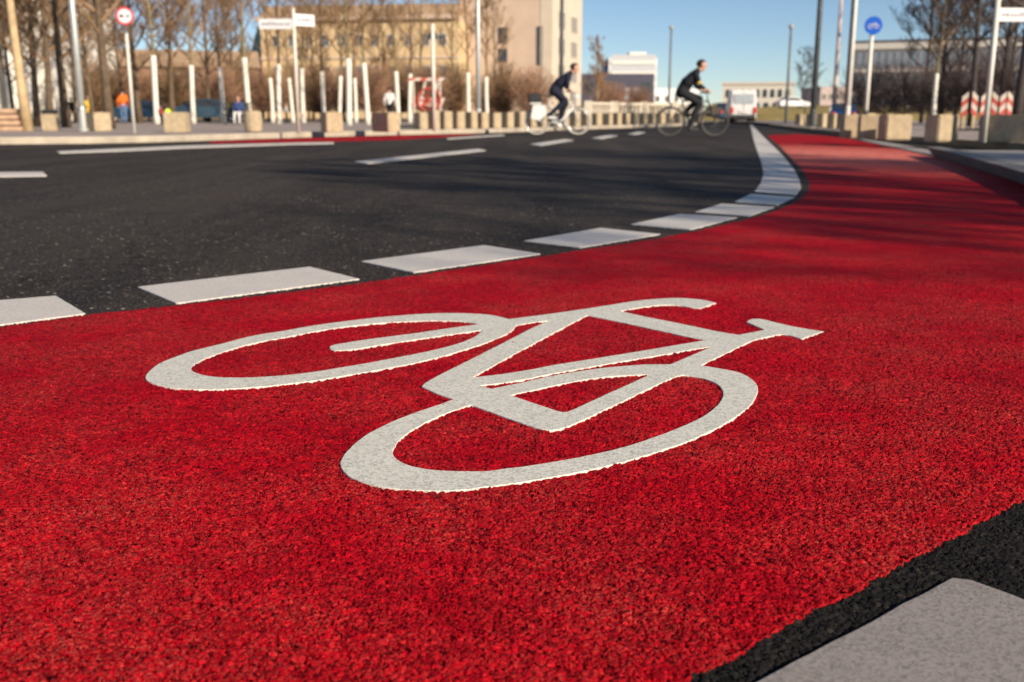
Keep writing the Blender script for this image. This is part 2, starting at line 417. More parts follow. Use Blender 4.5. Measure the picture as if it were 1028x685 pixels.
outer = [(146.1,378.1),(148.8,373.4),(159.7,364.8),(176.9,357.8),(192.5,352.3),(211.3,347.7),(230,343),(248.8,338),(267.5,334.6),(285,332),(303.4,328.6),(326.9,324.9),
 (350.3,321.9),(373.8,319.1),(397.2,316.9),(420.6,315.2),(446.9,314.2),(470.3,314.5),(490.6,315.8),(501.6,317.8),(510.9,320.2),(525,318.4),(550,315.3),(586.9,310),
 (618,305.1),(641.6,301.6),(665,299.6),(680.6,299.1),(695.6,299.9),(708,301.4),(718.8,304),(703.4,309.5),(694,308.6),(685.3,307),(672.8,306),(657.2,306.6),(636.9,309.5),
 (622.8,312.2),(649.4,318.1),(677.5,323.6),(698.8,328),(719,332.3),(741,336),(753.4,333.8),(767.5,331),(758,326.7),(749.5,323.1),(753.4,320.5),(764.4,320.2),(781.6,324.2),
 (798.8,328.1),(826.9,332.7),(805,340),(787.8,335.5),(773.8,337.4),(756.6,341.6),(742.5,347.8),(719,359.2),(703.4,366.6),(719,369.2),(739.4,373),(750.3,377.5),(758,383.8),
 (761,391.5),(755.3,404.2),(744.4,414),(731.9,422.7),(711.6,433.6),(688,443.8),(664.7,451.6),(640,459.5),(612.8,466.6),(581.6,473.6),(550.3,479.4),(519,484.5),(480,489.4),
 (467.5,491.1),(442.5,492.3),(417.5,491.8),(392.5,489.8),(372.2,486),(353.4,479.4),(344.8,472.4),(341.3,464.5),(345.6,456.4),(353.4,447.4),(369,435.5),(392.5,423.6),(416,414.2),
 (439.4,406.4),(454.9,400.7),(439,395),(423.2,388.1),(426.6,384.4),(439,377.3),(454.7,369.4),(470.3,361.7),(485.9,353.8),(501.6,345.8),(517.2,337.8),(532.8,329.8),(551.6,321.6),
 (532.8,323.9),(517.2,327),(516.4,329.2),(511.7,333.3),(501.6,338.4),(485.9,344.7),(462.5,352),(439,358.8),(415.6,364.4),(389.4,369.5),(365.9,373.6),(342.5,377.5),(319,381.4),
 (295.6,384.4),(267.5,387.5),(239.4,389.6),(214.4,390.6),(192.5,390.4),(172.2,389),(156.6,386),(148,382)]
c_out = [(510.9,320.2),(718.8,304),(703.4,309.5),(622.8,312.2),(741,336),(767.5,331),(749.5,323.1),(826.9,332.7),(805,340),(703.4,366.6),(454.9,400.7),(423.2,388.1),(551.6,321.6),(517.2,327)]
holes = [
 ([(191.7,370.3),(195.6,365.6),(208,359),(230,351.2),(248.8,345.8),(270.6,341.2),(290,337.8),(303.4,334.9),(326.9,330.8),(350.3,327.5),(373.8,324.9),(397.2,323.1),(420.6,322.1),
   (446.9,321.8),(467.2,322.8),(481.3,325.3),(462.5,327.7),(439,331.1),(415.6,334.6),(389.4,337.9),(365.9,341),(345.6,344.2),(333,346.7),(331,349.5),(336,351.5),(355,350.6),
   (373.8,347.4),(397.2,343.8),(420.6,340.3),(454.7,335.3),(473.4,332.7),(484,331.4),(478,336.9),(462.5,343.9),(439,350.4),(415.6,355.4),(389.4,360.4),(365.9,364.8),(342.5,368.7),
   (319,372.5),(295.6,375.6),(270.6,377.7),(247.2,378.8),(223.8,378.6),(208,377),(197.2,374.2)], [(481.3,325.3),(484,331.4)]),
 ([(473.2,378.9),(493.8,368),(525,350.6),(563.4,330),(589.2,316.4),(618,322.2),(657.2,330.6),(688.4,337.4),(709,341.2),(672.8,347.3),(633.8,353.8),(594.7,360.1),(555.6,366.3),(532.8,370.8),(501.6,375.6)],
  [(473.2,378.9),(589.2,316.4),(709,341.2)]),
 ([(481,386.8),(501.6,384.7),(525,380.9),(555.6,374.8),(586.9,369.3),(618,363.8),(657.2,357.4),(695.6,350.6),(714,348),(700.3,354),(672.8,365.6),(649.4,365.8),(625.9,367.3),(594.7,370.5),(563.4,375.4),
   (540,380),(525,383.6),(493.5,389.9)], [(481,386.8),(714,348),(672.8,365.6),(493.5,389.9)]),
 ([(512.3,396.4),(532.8,392.2),(555.6,387),(586.9,381),(618,377.3),(653,375.6),(633.8,384.3),(610,395),(589.4,404.4),(573.8,411.4),(564.4,413.4),(542.5,406.6)], [(512.3,396.4),(653,375.6)]),
 ([(473,406.2),(447.2,415),(423.8,425.8),(408,435.5),(398.8,444),(394.4,452.5),(397.2,459.7),(408,465.8),(423.8,469.8),(447.2,472.3),(485,472.7),(503.4,470.7),(526.9,467.8),(550.3,464.2),(573.8,460.1),
   (605,453.8),(633.4,446.4),(656.9,438.5),(680.3,429.7),(703.8,418.8),(719.4,407.4),(725.8,396.9),(723.3,388.3),(714.7,382.6),(700.6,378.4),(685,376.2),(672.5,380.3),(649,391.2),(610,409.8),(597.2,415.8),
   (576.9,425.2),(565,429.5),(553.4,431.6),(539.4,429.4),(519,422.8),(495.6,414.4)], [(473,406.2),(685,376.2)]),
]
def trace(px, corners):
    pts = [Wp(x, y, 0.004) for x, y in px]; ci = [i for i, p in enumerate(px) if p in corners]
    return rough_edge(smooth_closed(pts, ci, 2), 0.0004)
loops = [trace(outer, c_out)] + [trace(h, c) for h, c in holes]
sym = flat_shape('bicycle_symbol', loops, -0.003, 0.0036, M_MARK)
tag(sym, 'large white bicycle symbol painted on the red lane in front', 'road marking')

def dash(name, px, label, z1=0.0022, mat=None, group=None, amp=0.0013, z0=-0.004, world=None):
    P = [Vector(p) for p in (world or [Wp(x, y, z1 * 0.6) for x, y in px])]
    o = flat_shape(name, [rough_edge(P, amp, max(0.008, (P[0] - P[1]).length / 60))], z0, z1, mat or M_DASH)
    return tag(o, label, 'road marking', group)
G1 = 'white dashes along the inner edge of the red lane'
dash('lane_dash', [(-62, 306.5), (55.6, 297.2), (86, 315), (-36, 331)], 'white dash cut by the left picture edge, beside the red lane', group=G1)
dash('lane_dash', [(138, 288.2), (311, 268), (361, 280.3), (177, 304.6)], 'longest-looking white dash, beside the red lane above the far wheel of the bicycle symbol', group=G1)
dash('lane_dash', [(362.6, 262.5), (486, 246.3), (542.6, 255), (416, 273.5)], 'white dash beside the red lane, straight above the middle of the bicycle symbol', group=G1)
dash('lane_dash', [(526, 242), (603, 229), (663, 235.3), (582.7, 248.6)], 'white dash beside the red lane, above the saddle of the bicycle symbol', group=G1)
dash('lane_dash', [(633, 225.3), (682, 215), (740.3, 218.4), (693.6, 230.5)], 'white dash where the row starts to bend, fourth counted from the bend', group=G1)
dash('lane_dash', [(698, 212.8), (724.3, 204.6), (777.4, 208), (752, 217)], 'small white dash next to last before the closed white line', group=G1)
dash('lane_dash', [(737.4, 202.9), (753.8, 194.6), (797.5, 198.2), (781, 205.8)], 'smallest white dash, the last before the closed white line', group=G1)
# closed line going away: laid in short sections, thin gaps between
Ls = [(757.5, 193), (763.5, 184.5), (766.5, 175), (764.5, 164), (760.5, 153), (757.5, 144), (755.5, 136), (754.3, 130), (753, 125.5)]
Rs = [(799, 196.6), (804, 189), (802.5, 181), (797, 170.5), (787.5, 158.5), (777.5, 148.2), (768, 139.2), (760.5, 131.5), (755.2, 125.8)]
seg = thing('lane_line', 'closed white line curving away between asphalt and red lane', 'road marking')
def lerp2(P, t):
    k = min(int(t), len(P) - 2); f = t - k
    return (P[k][0] + (P[k + 1][0] - P[k][0]) * f, P[k][1] + (P[k + 1][1] - P[k][1]) * f)
t = 0.0; n = len(Ls) - 1
cuts = [0, .33, .66, 1, 1.5, 2, 2.6, 3.2, 4, 5, 6, 7, 8]
for i in range(len(cuts) - 1):
    a, b = cuts[i], cuts[i + 1]
    e = 0.035 if a < 3 else 0.012
    L = [Wp(*lerp2(Ls, a + e + (b - a - 2 * e) * j / 4)) for j in range(5)]; R = [Wp(*lerp2(Rs, a + e + (b - a - 2 * e) * j / 4)) for j in range(5)]
    o = flat_shape('line_section', [rough_edge([Vector(p) for p in R + L[::-1]], 0.001, 0.03)], -0.004, 0.004, M_DASH, seg)
G2 = 'white dashes down the middle of the road'
dash('centre_dash', [(-50, 173.6), (43, 172.8), (47, 176.6), (-50, 178.2)], 'short white centre dash cut by the left picture edge', z1=0.006, group=G2)
dash('centre_dash', [(356, 162.6), (480, 149.6), (488, 151.2), (370, 164.2)], 'long white centre dash in the middle of the asphalt', z1=0.006, group=G2)
dash('centre_dash', [(532, 145), (567, 139.8), (576, 141), (543, 146.3)], 'white centre dash right under the front wheel of the white bicycle', z1=0.006, group=G2)
dash('centre_dash', [(594, 138.8), (612, 135.4), (621, 136.2), (604, 139.6)], 'white centre dash between the two cyclists', z1=0.006, group=G2)
dash('centre_dash', [(630, 134.8), (641, 132.4), (648, 133), (638, 135.4)], 'farthest white centre dash, just before the dark bicycle', z1=0.006, group=G2)
dash('edge_line', [(57, 152.2), (120, 149.4), (185, 146.4), (300, 143.5), (335, 143.0), (335, 144.2), (300, 144.9), (190, 148.6), (120, 151.8), (60, 153.8)],
     'long white edge line at the left, below the far kerb', z1=0.007)
dash('edge_line', [(448, 139.0), (505, 135.2), (507, 136.0), (450, 139.9)], 'short faint white edge line left of the white bicycle', z1=0.007)
# grey marking slab in the near right corner
c0 = Wp(955.5, 583); c1 = Wp(764.6, 685); c2 = Wp(974.5, 585.2); c3 = Wp(1018.5, 600.5); c4 = Wp(1028, 604.8)
u_ = (Vector(c1) - Vector(c0)).normalized(); v_ = (Vector(c4) - Vector(c3)).normalized(); q_ = Vector(c4) + v_ * .7
slab = [tuple(Vector(c0) + u_ * 1.2), c0, c2, c3, c4, tuple(q_), tuple(q_ + u_ * 1.5)]
dash('edge_block', None, 'worn grey marking block in the near right corner beside the red lane', z1=0.0036, mat=M_GREY, world=slab, amp=0.0012)

# ------------------------------------------------------------ pavements and kerbs
KZ = 0.12
kl_px = [(-260, 146), (-100, 145.6), (0, 145), (85, 144.3), (150, 143.0), (200, 141.5), (250, 139.8), (320, 137.6), (400, 135.6), (450, 134.5), (500, 133.3), (540, 131.9), (600, 129.6), (660, 127.6), (700, 126)]
kl = [Wp(*p) for p in kl_px]
def offs(line, d):
    out = []
    for i, p in enumerate(line):
        a = Vector(line[max(i - 1, 0)]); b = Vector(line[min(i + 1, len(line) - 1)]); t = (b - a).normalized()
        out.append((p[0] - t.y * d, p[1] + t.x * d))
    return out
def kerb(name, line, w, mat, top=KZ):
    """stones along a line, each 1 m, with thin joints and a bevelled nose"""
    m = MB(); D = [Vector(p) for p in line]
    for i in range(len(D) - 1):
        L = (D[i + 1] - D[i]).length; k = max(1, int(L / 1.0)); t = (D[i + 1] - D[i]).normalized(); nn = Vector((-t.y, t.x)) * (1 if w > 0 else -1)
        for j in range(k):
            a = D[i] + t * (L * j / k + 0.004); b = D[i] + t * (L * (j + 1) / k - 0.004); dz = random.uniform(-.004, .004)
            prof = [(0, -0.1), (0, top - .025), (.02, top), (abs(w), top)]; prof = prof[:3] + [(abs(w), top)]
            vs = [(*(a + nn * p[0]), p[1] + (dz if p[1] > 0 else 0)) for p in prof] + [(*(b + nn * p[0]), p[1] + (dz if p[1] > 0 else 0)) for p in prof]; vs[3] = (vs[3][0], vs[3][1], vs[3][2]); 
            m.add(vs, [(0, 4, 5, 1), (1, 5, 6, 2), (2, 6, 7, 3), (0, 1, 2, 3), (4, 7, 6, 5), (3, 7, 4, 0)])
    return struct(m.build(name, mat))
kerb('far_kerb', kl, 0.3, M_KERB)
inner = offs(kl, 0.29)
pv = MB(); far = [(kl[-1][0] + 30, 150), (-160, 150), (-160, 16)]
poly = inner + far
pv.add([(x, y, KZ - 0.006) for x, y in poly], [tuple(range(len(poly)))])
struct(pv.build('far_pavement', M_PAVE))
gp = MB(); gp.add([(-150, 62, KZ), (2, 62, KZ), (8, 149, KZ), (-150, 149, KZ)], [(0, 1, 2, 3)])
struct(gp.build('park_ground', M_EARTH))
# right pavement
kr_px = [(775, 126.6), (800, 130.5), (830, 134.2), (860, 137.7), (905, 142), (960, 146.5), (1028, 151.5), (1150, 160), (1300, 172)]
kr = [Wp(*p) for p in kr_px]
kerb('right_kerb', kr, -0.2, M_KERB)
inr = offs(kr, -0.19)
pr = MB(); poly = [(x, y) for x, y in inr] + [(60, inr[-1][1]), (60, 150), (inr[0][0] + 15, 150)]
pr.add([(x, y, KZ - 0.006) for x, y in poly], [tuple(range(len(poly)))])
struct(pr.build('right_pavement', M_PAVE))
# kerb-lined traffic island at the right picture edge
isl = [Wp(946, 157.8), Wp(975, 165), Wp(1028, 181), Wp(1100, 206), Wp(1230, 262)]
kerb('island_kerb', isl, -0.2, simple('island_granite_shade_tone', (0.20, 0.19, 0.18), 0.85, var=0.2, scale=4, bump=0.4))  # kerb granite in a darker colour that paints in its shaded face
ii = offs(isl, -0.19)
ip = MB(); poly = [(x, y) for x, y in ii] + [(8.2, 3.2), (8.4, 9.4), tuple(W(1020, 150.5, KZ)[:2]), tuple(W(960, 150.2, KZ)[:2])]
ip.add([(x, y, KZ - 0.006) for x, y in poly], [tuple(range(len(poly)))])
struct(ip.build('island_paving', simple('island_paving_stone', (0.33, 0.30, 0.28), 0.85, var=0.25, scale=5, bump=0.5, bscale=30)))
# flush pale gutter stones leading to the island
gl = [(858, 138.8), (885, 142.6), (912, 147), (944, 153.2), (950, 157.5), (925, 153.8), (900, 148.7), (872, 142.6)]
gm = MB(); gm.prism([Wp(*p) for p in gl], -0.02, 0.007); struct(gm.build('gutter_strip', simple('gutter_stone', (0.33, 0.30, 0.28), 0.85, var=0.2, scale=4)))
# dry grass bank beyond the junction
def bank(name, x0, x1, y0, y1, h, mat):
    m = MB(); n = 40; prof = [(0, 0), (.15, .5), (.35, .85), (.6, 1), (1, 1.02)]
    for i in range(n + 1):
        x = x0 + (x1 - x0) * i / n; k = h * (1 + 0.12 * math.sin(i * .9) + 0.08 * math.sin(i * 2.3))
        m.v += [(x, y0 + (y1 - y0) * p, -0.02 + k * q) for p, q in prof]
    for i in range(n):
        for j in range(4): m.f.append((i * 5 + j, (i + 1) * 5 + j, (i + 1) * 5 + j + 1, i * 5 + j + 1)); m.m.append(0)
    return struct(m.build(name, mat, smooth=True))
bank('grass_bank', 6.5, 15.2, 72, 120, 1.25, M_GRASSY)
bank('grass_bank', 18.6, 75, 76, 124, 1.3, M_GRASSY)
bank('grass_bank', 15.2, 18.6, 96, 130, 1.25, M_GRASSY)

# ------------------------------------------------------------ trees
def branch_tree(seed, h, trunk_h, r0, spread, n_main, levels, upright=0.6, twigr=0.012, kids=(5, 7), curve=0.15):
    """returns (trunk MB, crown MB): tapered trunk, limbs and fine twigs filling the crown's volume"""
    rd = random.Random(seed); tr = MB(); cr = MB()
    lean = Vector((rd.uniform(-.02, .02), rd.uniform(-.02, .02), 0))
    pts = []; rad = []
    K = 9
    for i in range(K + 1):
        z = h * 0.93 * i / K
        pts.append(Vector((lean.x * z + curve * 0.25 * math.sin(i * .8 + seed), lean.y * z + curve * 0.25 * math.cos(i * .7 + seed * 2), z)) - (Vector((curve * 0.25 * math.sin(seed), curve * 0.25 * math.cos(seed * 2), 0)) if True else 0))
        rad.append(r0 * (1 - 0.86 * i / K) * (1.25 if i == 0 else 1))
    tr.tube(pts, rad, 9)
    def at(z):
        t = max(0, min(K - 1e-3, z / (h * .93) * K)); k = int(t); return pts[k].lerp(pts[k + 1], t - k), rad[k]
    def grow(p, d, L, r, lev):
        n = 4; q = [p]; dd = d.copy()
        for i in range(n):
            dd = (dd + Vector((rd.gauss(0, .12), rd.gauss(0, .12), rd.gauss(0, .08) + 0.10 * upright))).normalized()
            q.append(q[-1] + dd * L / n)
        rr = [max(twigr * .55, r * (1 - .7 * i / n)) for i in range(n + 1)]
        cr.tube(q, rr, 5 if lev == 0 else 3, caps=False)
        if lev + 1 >= levels: return
        for k in range(rd.randint(*kids)):
            t = rd.uniform(.25, 1.0) * n; i = min(n - 1, int(t)); pp = q[i].lerp(q[i + 1], t - i)
            a = rd.uniform(0, 2 * PI); side = Vector((math.cos(a), math.sin(a), rd.uniform(-.2, .6) * upright + .1))
            nd = (dd * rd.uniform(.5, 1.0) + side * rd.uniform(.5, .9)).normalized()
            grow(pp, nd, L * rd.uniform(.42, .62), max(twigr, r * .45), lev + 1)
    for i in range(n_main):
        z = trunk_h + (h * .9 - trunk_h) * (i + rd.random() * .6) / n_main
        p, r = at(z); a = i * 2.4 + rd.uniform(-.5, .5)
        L = spread * (1 - 0.62 * (z - trunk_h) / (h - trunk_h)) * rd.uniform(.8, 1.2)
        d = Vector((math.cos(a), math.sin(a), rd.uniform(.5, 1.3) * upright + .15)).normalized()
        grow(p, d, L, max(twigr, r * .55), 0)
    return tr, cr
def bush_mb(seed, w, h, stem, n):
    """round-headed bare shrub: a short stem that fans into very many thin twigs"""
    rd = random.Random(seed); st = MB(); cr = MB()
    st.tube([(0, 0, 0), (0.02, 0, stem * .6), (0, 0.03, stem + h * .25)], [.09, .07, .05], 7)
    for i in range(n):
        a = rd.uniform(0, 2 * PI); u = rd.random() ** .5; zt = rd.uniform(0.0, 1) 
        rr = w / 2 * math.sqrt(max(0, 1 - (2 * zt - 1) ** 2 * .8)) * u * rd.uniform(.85, 1.15)
        tip = Vector((math.cos(a) * rr, math.sin(a) * rr, stem + h * zt))
        b = Vector((tip.x * .25, tip.y * .25, stem + h * zt * .35)); mid = b.lerp(tip, .5) + Vector((rd.gauss(0, .06), rd.gauss(0, .06), .03))
        cr.tube([b, mid, tip], [.012, .010, .007], 3, caps=False)
        for k in range(3):
            s_ = mid.lerp(tip, rd.random()); e_ = s_ + Vector((rd.gauss(0, .16), rd.gauss(0, .16), rd.uniform(0, .25)))
            cr.tube([s_, e_], [.008, .006], 3, caps=False)
    return st, cr
PROTO = {}
M_DBARK = simple('blackish_bark', (.055, .045, .04), .95, var=.3, scale=6); M_DTWIG = simple('blackish_twigs', (.085, .062, .05), .95, var=.35, scale=2)
def tree(kind, name, label, cat, p, rotz, group, s=1.0):
    if kind not in PROTO:
        root = thing(name, label, cat, p, rotz, group)
        spec = KIND[kind]
        tr, cr = spec[0]()
        tr.build('trunk', spec[1], root, smooth=True); cr.build('crown', spec[2], root)
        if spec[3]:
            z0, z1, r = spec[3]; m = MB()
            # painted sleeve just proud of the bark, follows the trunk
            tv = [Vector(v) for v in tr.v]; ring = [sum((tv[k * 9 + j] for j in range(9)), Vector()) / 9 for k in range(10)]
            rads = [(tv[k * 9] - ring[k]).length for k in range(10)]
            pts = []; rr = []
            for i in range(9):
                z = z0 + (z1 - z0) * i / 8; t = z / ring[-1].z * 9; k = min(8, int(t)); f = t - k
                pts.append(ring[k].lerp(ring[k + 1], f)); rr.append(max(rads[k] * (1 - f) + rads[k + 1] * f, r) + .012)
            m.tube(pts, rr, 12); m.build('painted_trunk_sleeve', M_WHITEWASH, root, smooth=True)
        PROTO[kind] = root
    else:
        root = copy_tree(PROTO[kind]); root.location = p; root.rotation_euler.z = rotz
        root['label'] = label
        if group: root['group'] = group
        root.name = name; root['category'] = cat
    root.scale = (s, s, s)
    return root
KIND = {
 'young1': (lambda: branch_tree(11, 7.6, 2.75, .085, 1.7, 14, 3, .9, .011, (4, 6)), M_BARKL, M_TWIG, (0.0, 2.35, .085)),
 'young2': (lambda: branch_tree(12, 7.0, 2.7, .085, 1.5, 13, 3, 1.0, .011, (4, 6)), M_BARKL, M_TWIG, (0.0, 2.30, .085)),
 'young3': (lambda: branch_tree(17, 8.2, 2.8, .085, 1.8, 15, 3, .8, .011, (4, 6)), M_BARK, M_TWIG, (0.0, 2.45, .085)),
 'dark1': (lambda: branch_tree(21, 11, 2.3, .15, 2.9, 19, 4, .7, .014, (4, 6)), M_BARK, M_TWIG, None),
 'dark2': (lambda: branch_tree(22, 10, 2.0, .13, 2.6, 19, 4, .85, .014, (4, 6)), M_BARK, M_TWIG, None),
 'plane': (lambda: branch_tree(23, 12, 3.6, .12, 3.2, 14, 4, .7, .014, (4, 5)), M_PLANE, M_TWIG, None),
 'gold': (lambda: branch_tree(24, 5.2, 1.0, .06, 1.2, 20, 4, 1.1, .010, (4, 5)), M_BARKL, simple('orange_twigs', (0.46, 0.28, 0.13), 0.95, var=.3, scale=2), None),
 'right1': (lambda: branch_tree(41, 11, 2.3, .12, 2.6, 20, 4, .8, .012, (4, 6)), M_DBARK, M_DTWIG, None),
 'right2': (lambda: branch_tree(42, 10, 2.4, .11, 2.4, 19, 4, .9, .012, (4, 6)), M_DBARK, M_DTWIG, None),
 'bush1': (lambda: bush_mb(31, 3.4, 2.6, .55, 620), M_BARK, M_TWIGR, None),
 'bush2': (lambda: bush_mb(32, 2.8, 2.9, .5, 560), M_BARK, M_TWIG, None),
 'bushd': (lambda: bush_mb(33, 4.2, 2.7, 0.5, 300), M_BARK, simple('dark_twigs', (0.10, 0.07, 0.065), .95, var=.3, scale=2), None),
}
# young trees with white painted trunks: (x at foot, y at foot, x at top of paint, y at top of paint)
yt = [(158, 125.0, 60, 'left of the widest granite cube'), (194.5, 124.4, 69, 'right of the widest granite cube'),
      (224.5, 123.8, 71, 'in front of the dark bench'), (250.5, 123.5, 62, 'rising behind the rounded planter'),
      (274, 123.0, 81, 'short and left of the street name post'), (280.5, 124.6, 68, 'tall and left of the street name post'),
      (294.5, 122.6, 81, 'farthest, just left of the street name post'), (305, 123.6, 72, 'close behind the street name post'),
      (325.5, 121.6, 75, 'above the left end of a granite block'), (341, 122.8, 79, 'at the right end of the second granite block'),
      (350.5, 126.2, 63, 'tallest of the middle cluster'), (357.5, 122.6, 81, 'small and far in the middle cluster'),
      (369.5, 125.6, 67, 'left of the third granite block'), (400, 124.4, 75, 'left of the striped barrier frame'),
      (411.5, 121.8, 77, 'touching the striped barrier frame'), (470.5, 122.2, 76, 'left of the pale lamp post'), (489.5, 123.4, 80, 'right of the pale lamp post')]
for i, (x, y, yt_, where) in enumerate(yt):
    y = max(y, 123.6); p = W(x, y, KZ - 0.01); k = ['young1', 'young2', 'young3'][i % 3]
    hp = (y - yt_) * p.y / FP; s = hp / {'young1': 2.35, 'young2': 2.30, 'young3': 2.45}[k]
    o_ = tree(k, 'young_tree', 'young tree with white painted trunk, ' + where, 'tree', p, i * 1.3, 'young trees with white painted trunks', s)
    o_.rotation_euler.x = math.radians(random.uniform(-1.5, 1.5)); o_.rotation_euler.y = math.radians(random.uniform(-2.6, 1.0))
# darker bare trees at the left
dt = [(14, 119, 'dark1', 62), (37, 119, 'dark2', 36), (50, 119, 'dark1', 42), (66, 119, 'dark2', 33), (110, 119, 'dark1', 30), (93, 119, 'dark2', 48), (140, 119, 'dark1', 52), (173, 119, 'dark2', 50), (209, 119, 'dark1', 58),
      (28, 119, 'dark1', 60), (76, 119, 'dark2', 64), (125, 119, 'dark2', 70), (235, 119, 'dark2', 66), (-20, 119, 'dark2', 40)]
wh = ['behind the stacked stone seat', 'behind the litter bin', 'right of the litter bin, before the white columns', 'just left of the near grey lamp post', 'in the gap between grey lamp post and red-ringed sign',
      'above the person in yellow', 'just right of the red-ringed sign', 'behind the widest granite cube', 'behind the dark bench', 'far back, beside the white columned house', 'far back behind the near grey lamp post',
      'far back behind the person in orange', 'far back, right of the bench', 'at the very edge of the picture, left of the stone seat']
for i, ((x, y, k, D), wq) in enumerate(zip(dt, wh)):
    p = A(x, 118, D); p.z = KZ - .01
    tree(k, 'bare_tree', 'tall dark bare tree ' + wq, 'tree', p, i * 2.1, 'dark bare trees at the left', 0.9 + 0.05 * (i % 4))
p = A(27, 118, 26); p.z = KZ - .01
pt = tree('plane', 'plane_tree', 'leaning tree with smooth yellowish trunk at the left edge', 'tree', p, 0.4, None, 1.0)
pt.rotation_euler.y = math.radians(-3.5)
# thin trees over the long stone building and by the block-like one
for i, (x, D, k, s, wq) in enumerate([(315, 75, 'dark2', .9, 'before the left end of the long stone building'), (345, 70, 'young3', 1.4, 'before the middle of the long stone building'), (385, 72, 'dark2', .85, 'before the right half of the long stone building'),
        (425, 80, 'young1', 1.5, 'above the striped barrier frame'), (455, 76, 'young2', 1.5, 'at the joint of the two stone buildings'), (495, 70, 'young1', 1.25, 'in front of the square stone building')]):
    p = A(x, 118, D); p.z = KZ - .01
    if k.startswith('young'):
        m_ = tree('tall' + k, 'slender_tree', 'slender bare tree ' + wq, 'tree', p, i, 'slender bare trees before the stone buildings', s) if ('tall' + k) in KIND else None
        if m_ is None:
            KIND['tall' + k] = KIND[k][:3] + (None,)
            tree('tall' + k, 'slender_tree', 'slender bare tree ' + wq, 'tree', p, i, 'slender bare trees before the stone buildings', s)
    else: tree(k, 'slender_tree', 'slender bare tree ' + wq, 'tree', p, i, 'slender bare trees before the stone buildings', s)
# shrubs
bl = [(322, 62, 'bush2', 1.05, 'left of the middle cluster of white trunks'), (345, 60, 'bush1', 1.0, 'behind the tallest white trunk'), (375, 58, 'bush1', 1.05, 'behind the third granite block'), (402, 62, 'bush2', 1.1, 'left of the striped barrier frame'),
      (430, 60, 'bush1', 1.1, 'behind the striped barrier frame'), (457, 62, 'bush2', 1.05, 'left of the pale lamp post'), (505, 56, 'bush2', .98, 'under the small windows of the square stone building'), (490, 64, 'bush1', .9, 'right of the pale lamp post'),
      (534, 54, 'bush1', .93, 'just left of the rider on the white bicycle'), (270, 66, 'bush1', 1.1, 'behind the left street name post'), (240, 70, 'bush2', 1.2, 'behind the dark bench'), (205, 72, 'bush1', 1.2, 'behind the second white trunk'), (296, 68, 'bush2', 1.15, 'right behind the left street name post'), (150, 74, 'bush1', 1.2, 'left of the first white trunk'),
      (98, 66, 'bush2', 1.2, 'above the person in yellow'), (118, 72, 'bush1', 1.25, 'above the person in orange'), (178, 68, 'bush2', 1.15, 'between the first two white trunks'), (222, 64, 'bush1', 1.1, 'above the left end of the bench'), (310, 70, 'bush1', 1.2, 'right of the street name post, farthest back')]
for i, (x, D, k, s, wq) in enumerate(bl):
    p = A(x, 118, D); p.z = KZ - .01
    tree(k, 'bare_shrub', 'rounded brown leafless shrub ' + wq, 'shrub', p, i * 1.7, 'rounded leafless shrubs', s)
p = A(598, 118, 62); p.z = -.02
tree('gold', 'golden_twigged_tree', 'slim bare tree with golden brown twigs right of the white bicycle rider', 'tree', p, 0, None, 1.0)
for i, (x, D, s, wq) in enumerate([(613, 66, .85, 'against the dark office block'), (640, 70, .8, 'under the white tower block')]):
    p = A(x, 118, D); p.z = -.02
    tree('bush1', 'reddish_shrub', 'low reddish leafless shrub ' + wq, 'shrub', p, i + 5.0, 'reddish shrubs before the dark office block', s)
# right-hand side
rt = [(1020, 24, 'right2', .95, 'tall bare tree at the right picture edge'), (975, 36, 'right2', 1.0, 'tall bare tree left of the right street name post'), (945, 44, 'right1', .8, 'bare tree rising above the long office building'),
      (1003, 40, 'right1', 1.0, 'tall bare tree just behind the right street name post'), (1040, 32, 'right1', 1.1, 'bare tree mostly beyond the right picture edge'), (808, 78, 'right2', .55, 'small far bare tree left of the dark pole'),
      (925, 52, 'right2', .9, 'thin bare tree before the pale band of the long office building'), (958, 56, 'right1', .9, 'bare tree just right of the grey painted trunk, set back'), (990, 50, 'right2', 1.1, 'bare tree set back, left of the right street name post'),
      (1012, 54, 'right1', 1.0, 'bare tree set back, under the right name plate'), (1026, 46, 'right2', 1.15, 'bare tree set back at the right picture edge')]
for i, (x, D, k, s, lab) in enumerate(rt):
    p = A(x, 118, D); p.z = KZ - .01
    tree(k, 'bare_tree', lab, 'tree', p, i * 1.9 + 1, 'dark bare trees at the right', s)
for i, (x, D, s, wq) in enumerate([(868, 46, .85, 'behind the blue round sign'), (888, 50, .95, 'above the shaded granite block, right of the blue sign'), (908, 48, .9, 'in the middle before the long office building'), (932, 46, .85, 'left of the white painted trunk'),
                                   (960, 44, 1.0, 'right of the white painted trunk'), (985, 42, .95, 'behind the row of striped boards'), (1015, 40, 1.0, 'at the right picture edge')]):
    p = A(x, 118, D); p.z = KZ - .01
    tree('bushd', 'dark_shrub', 'dense dark leafless shrub ' + wq, 'shrub', p, i * 1.1, 'dense dark shrubs at the right', s)
p = W(937, 126, KZ - .01); hp = (126 - 77) * p.y / FP
tree('young2', 'young_tree', 'bare young tree with greyish painted trunk, alone at the right', 'tree', p, 2.2, None, hp / 2.3)
# trees standing out of the frame to the right: they throw the long shadows over road and lane
for i, (X_, Y_, k, s) in enumerate([(12.2, -2.8, 'dark1', .9), (17.5, -10.8, 'dark1', 1.3), (21.5, -9.5, 'dark2', 1.5)]):
    tree(k, 'shadow_tree', ['bare tree out of frame to the right, nearest to the bend', 'second bare tree out of frame at the right', 'farthest bare tree out of frame at the right', 'very tall bare tree out of frame, behind the camera to the right'][i], 'tree', (X_, Y_, 0), i, 'trees beyond the right edge', s)

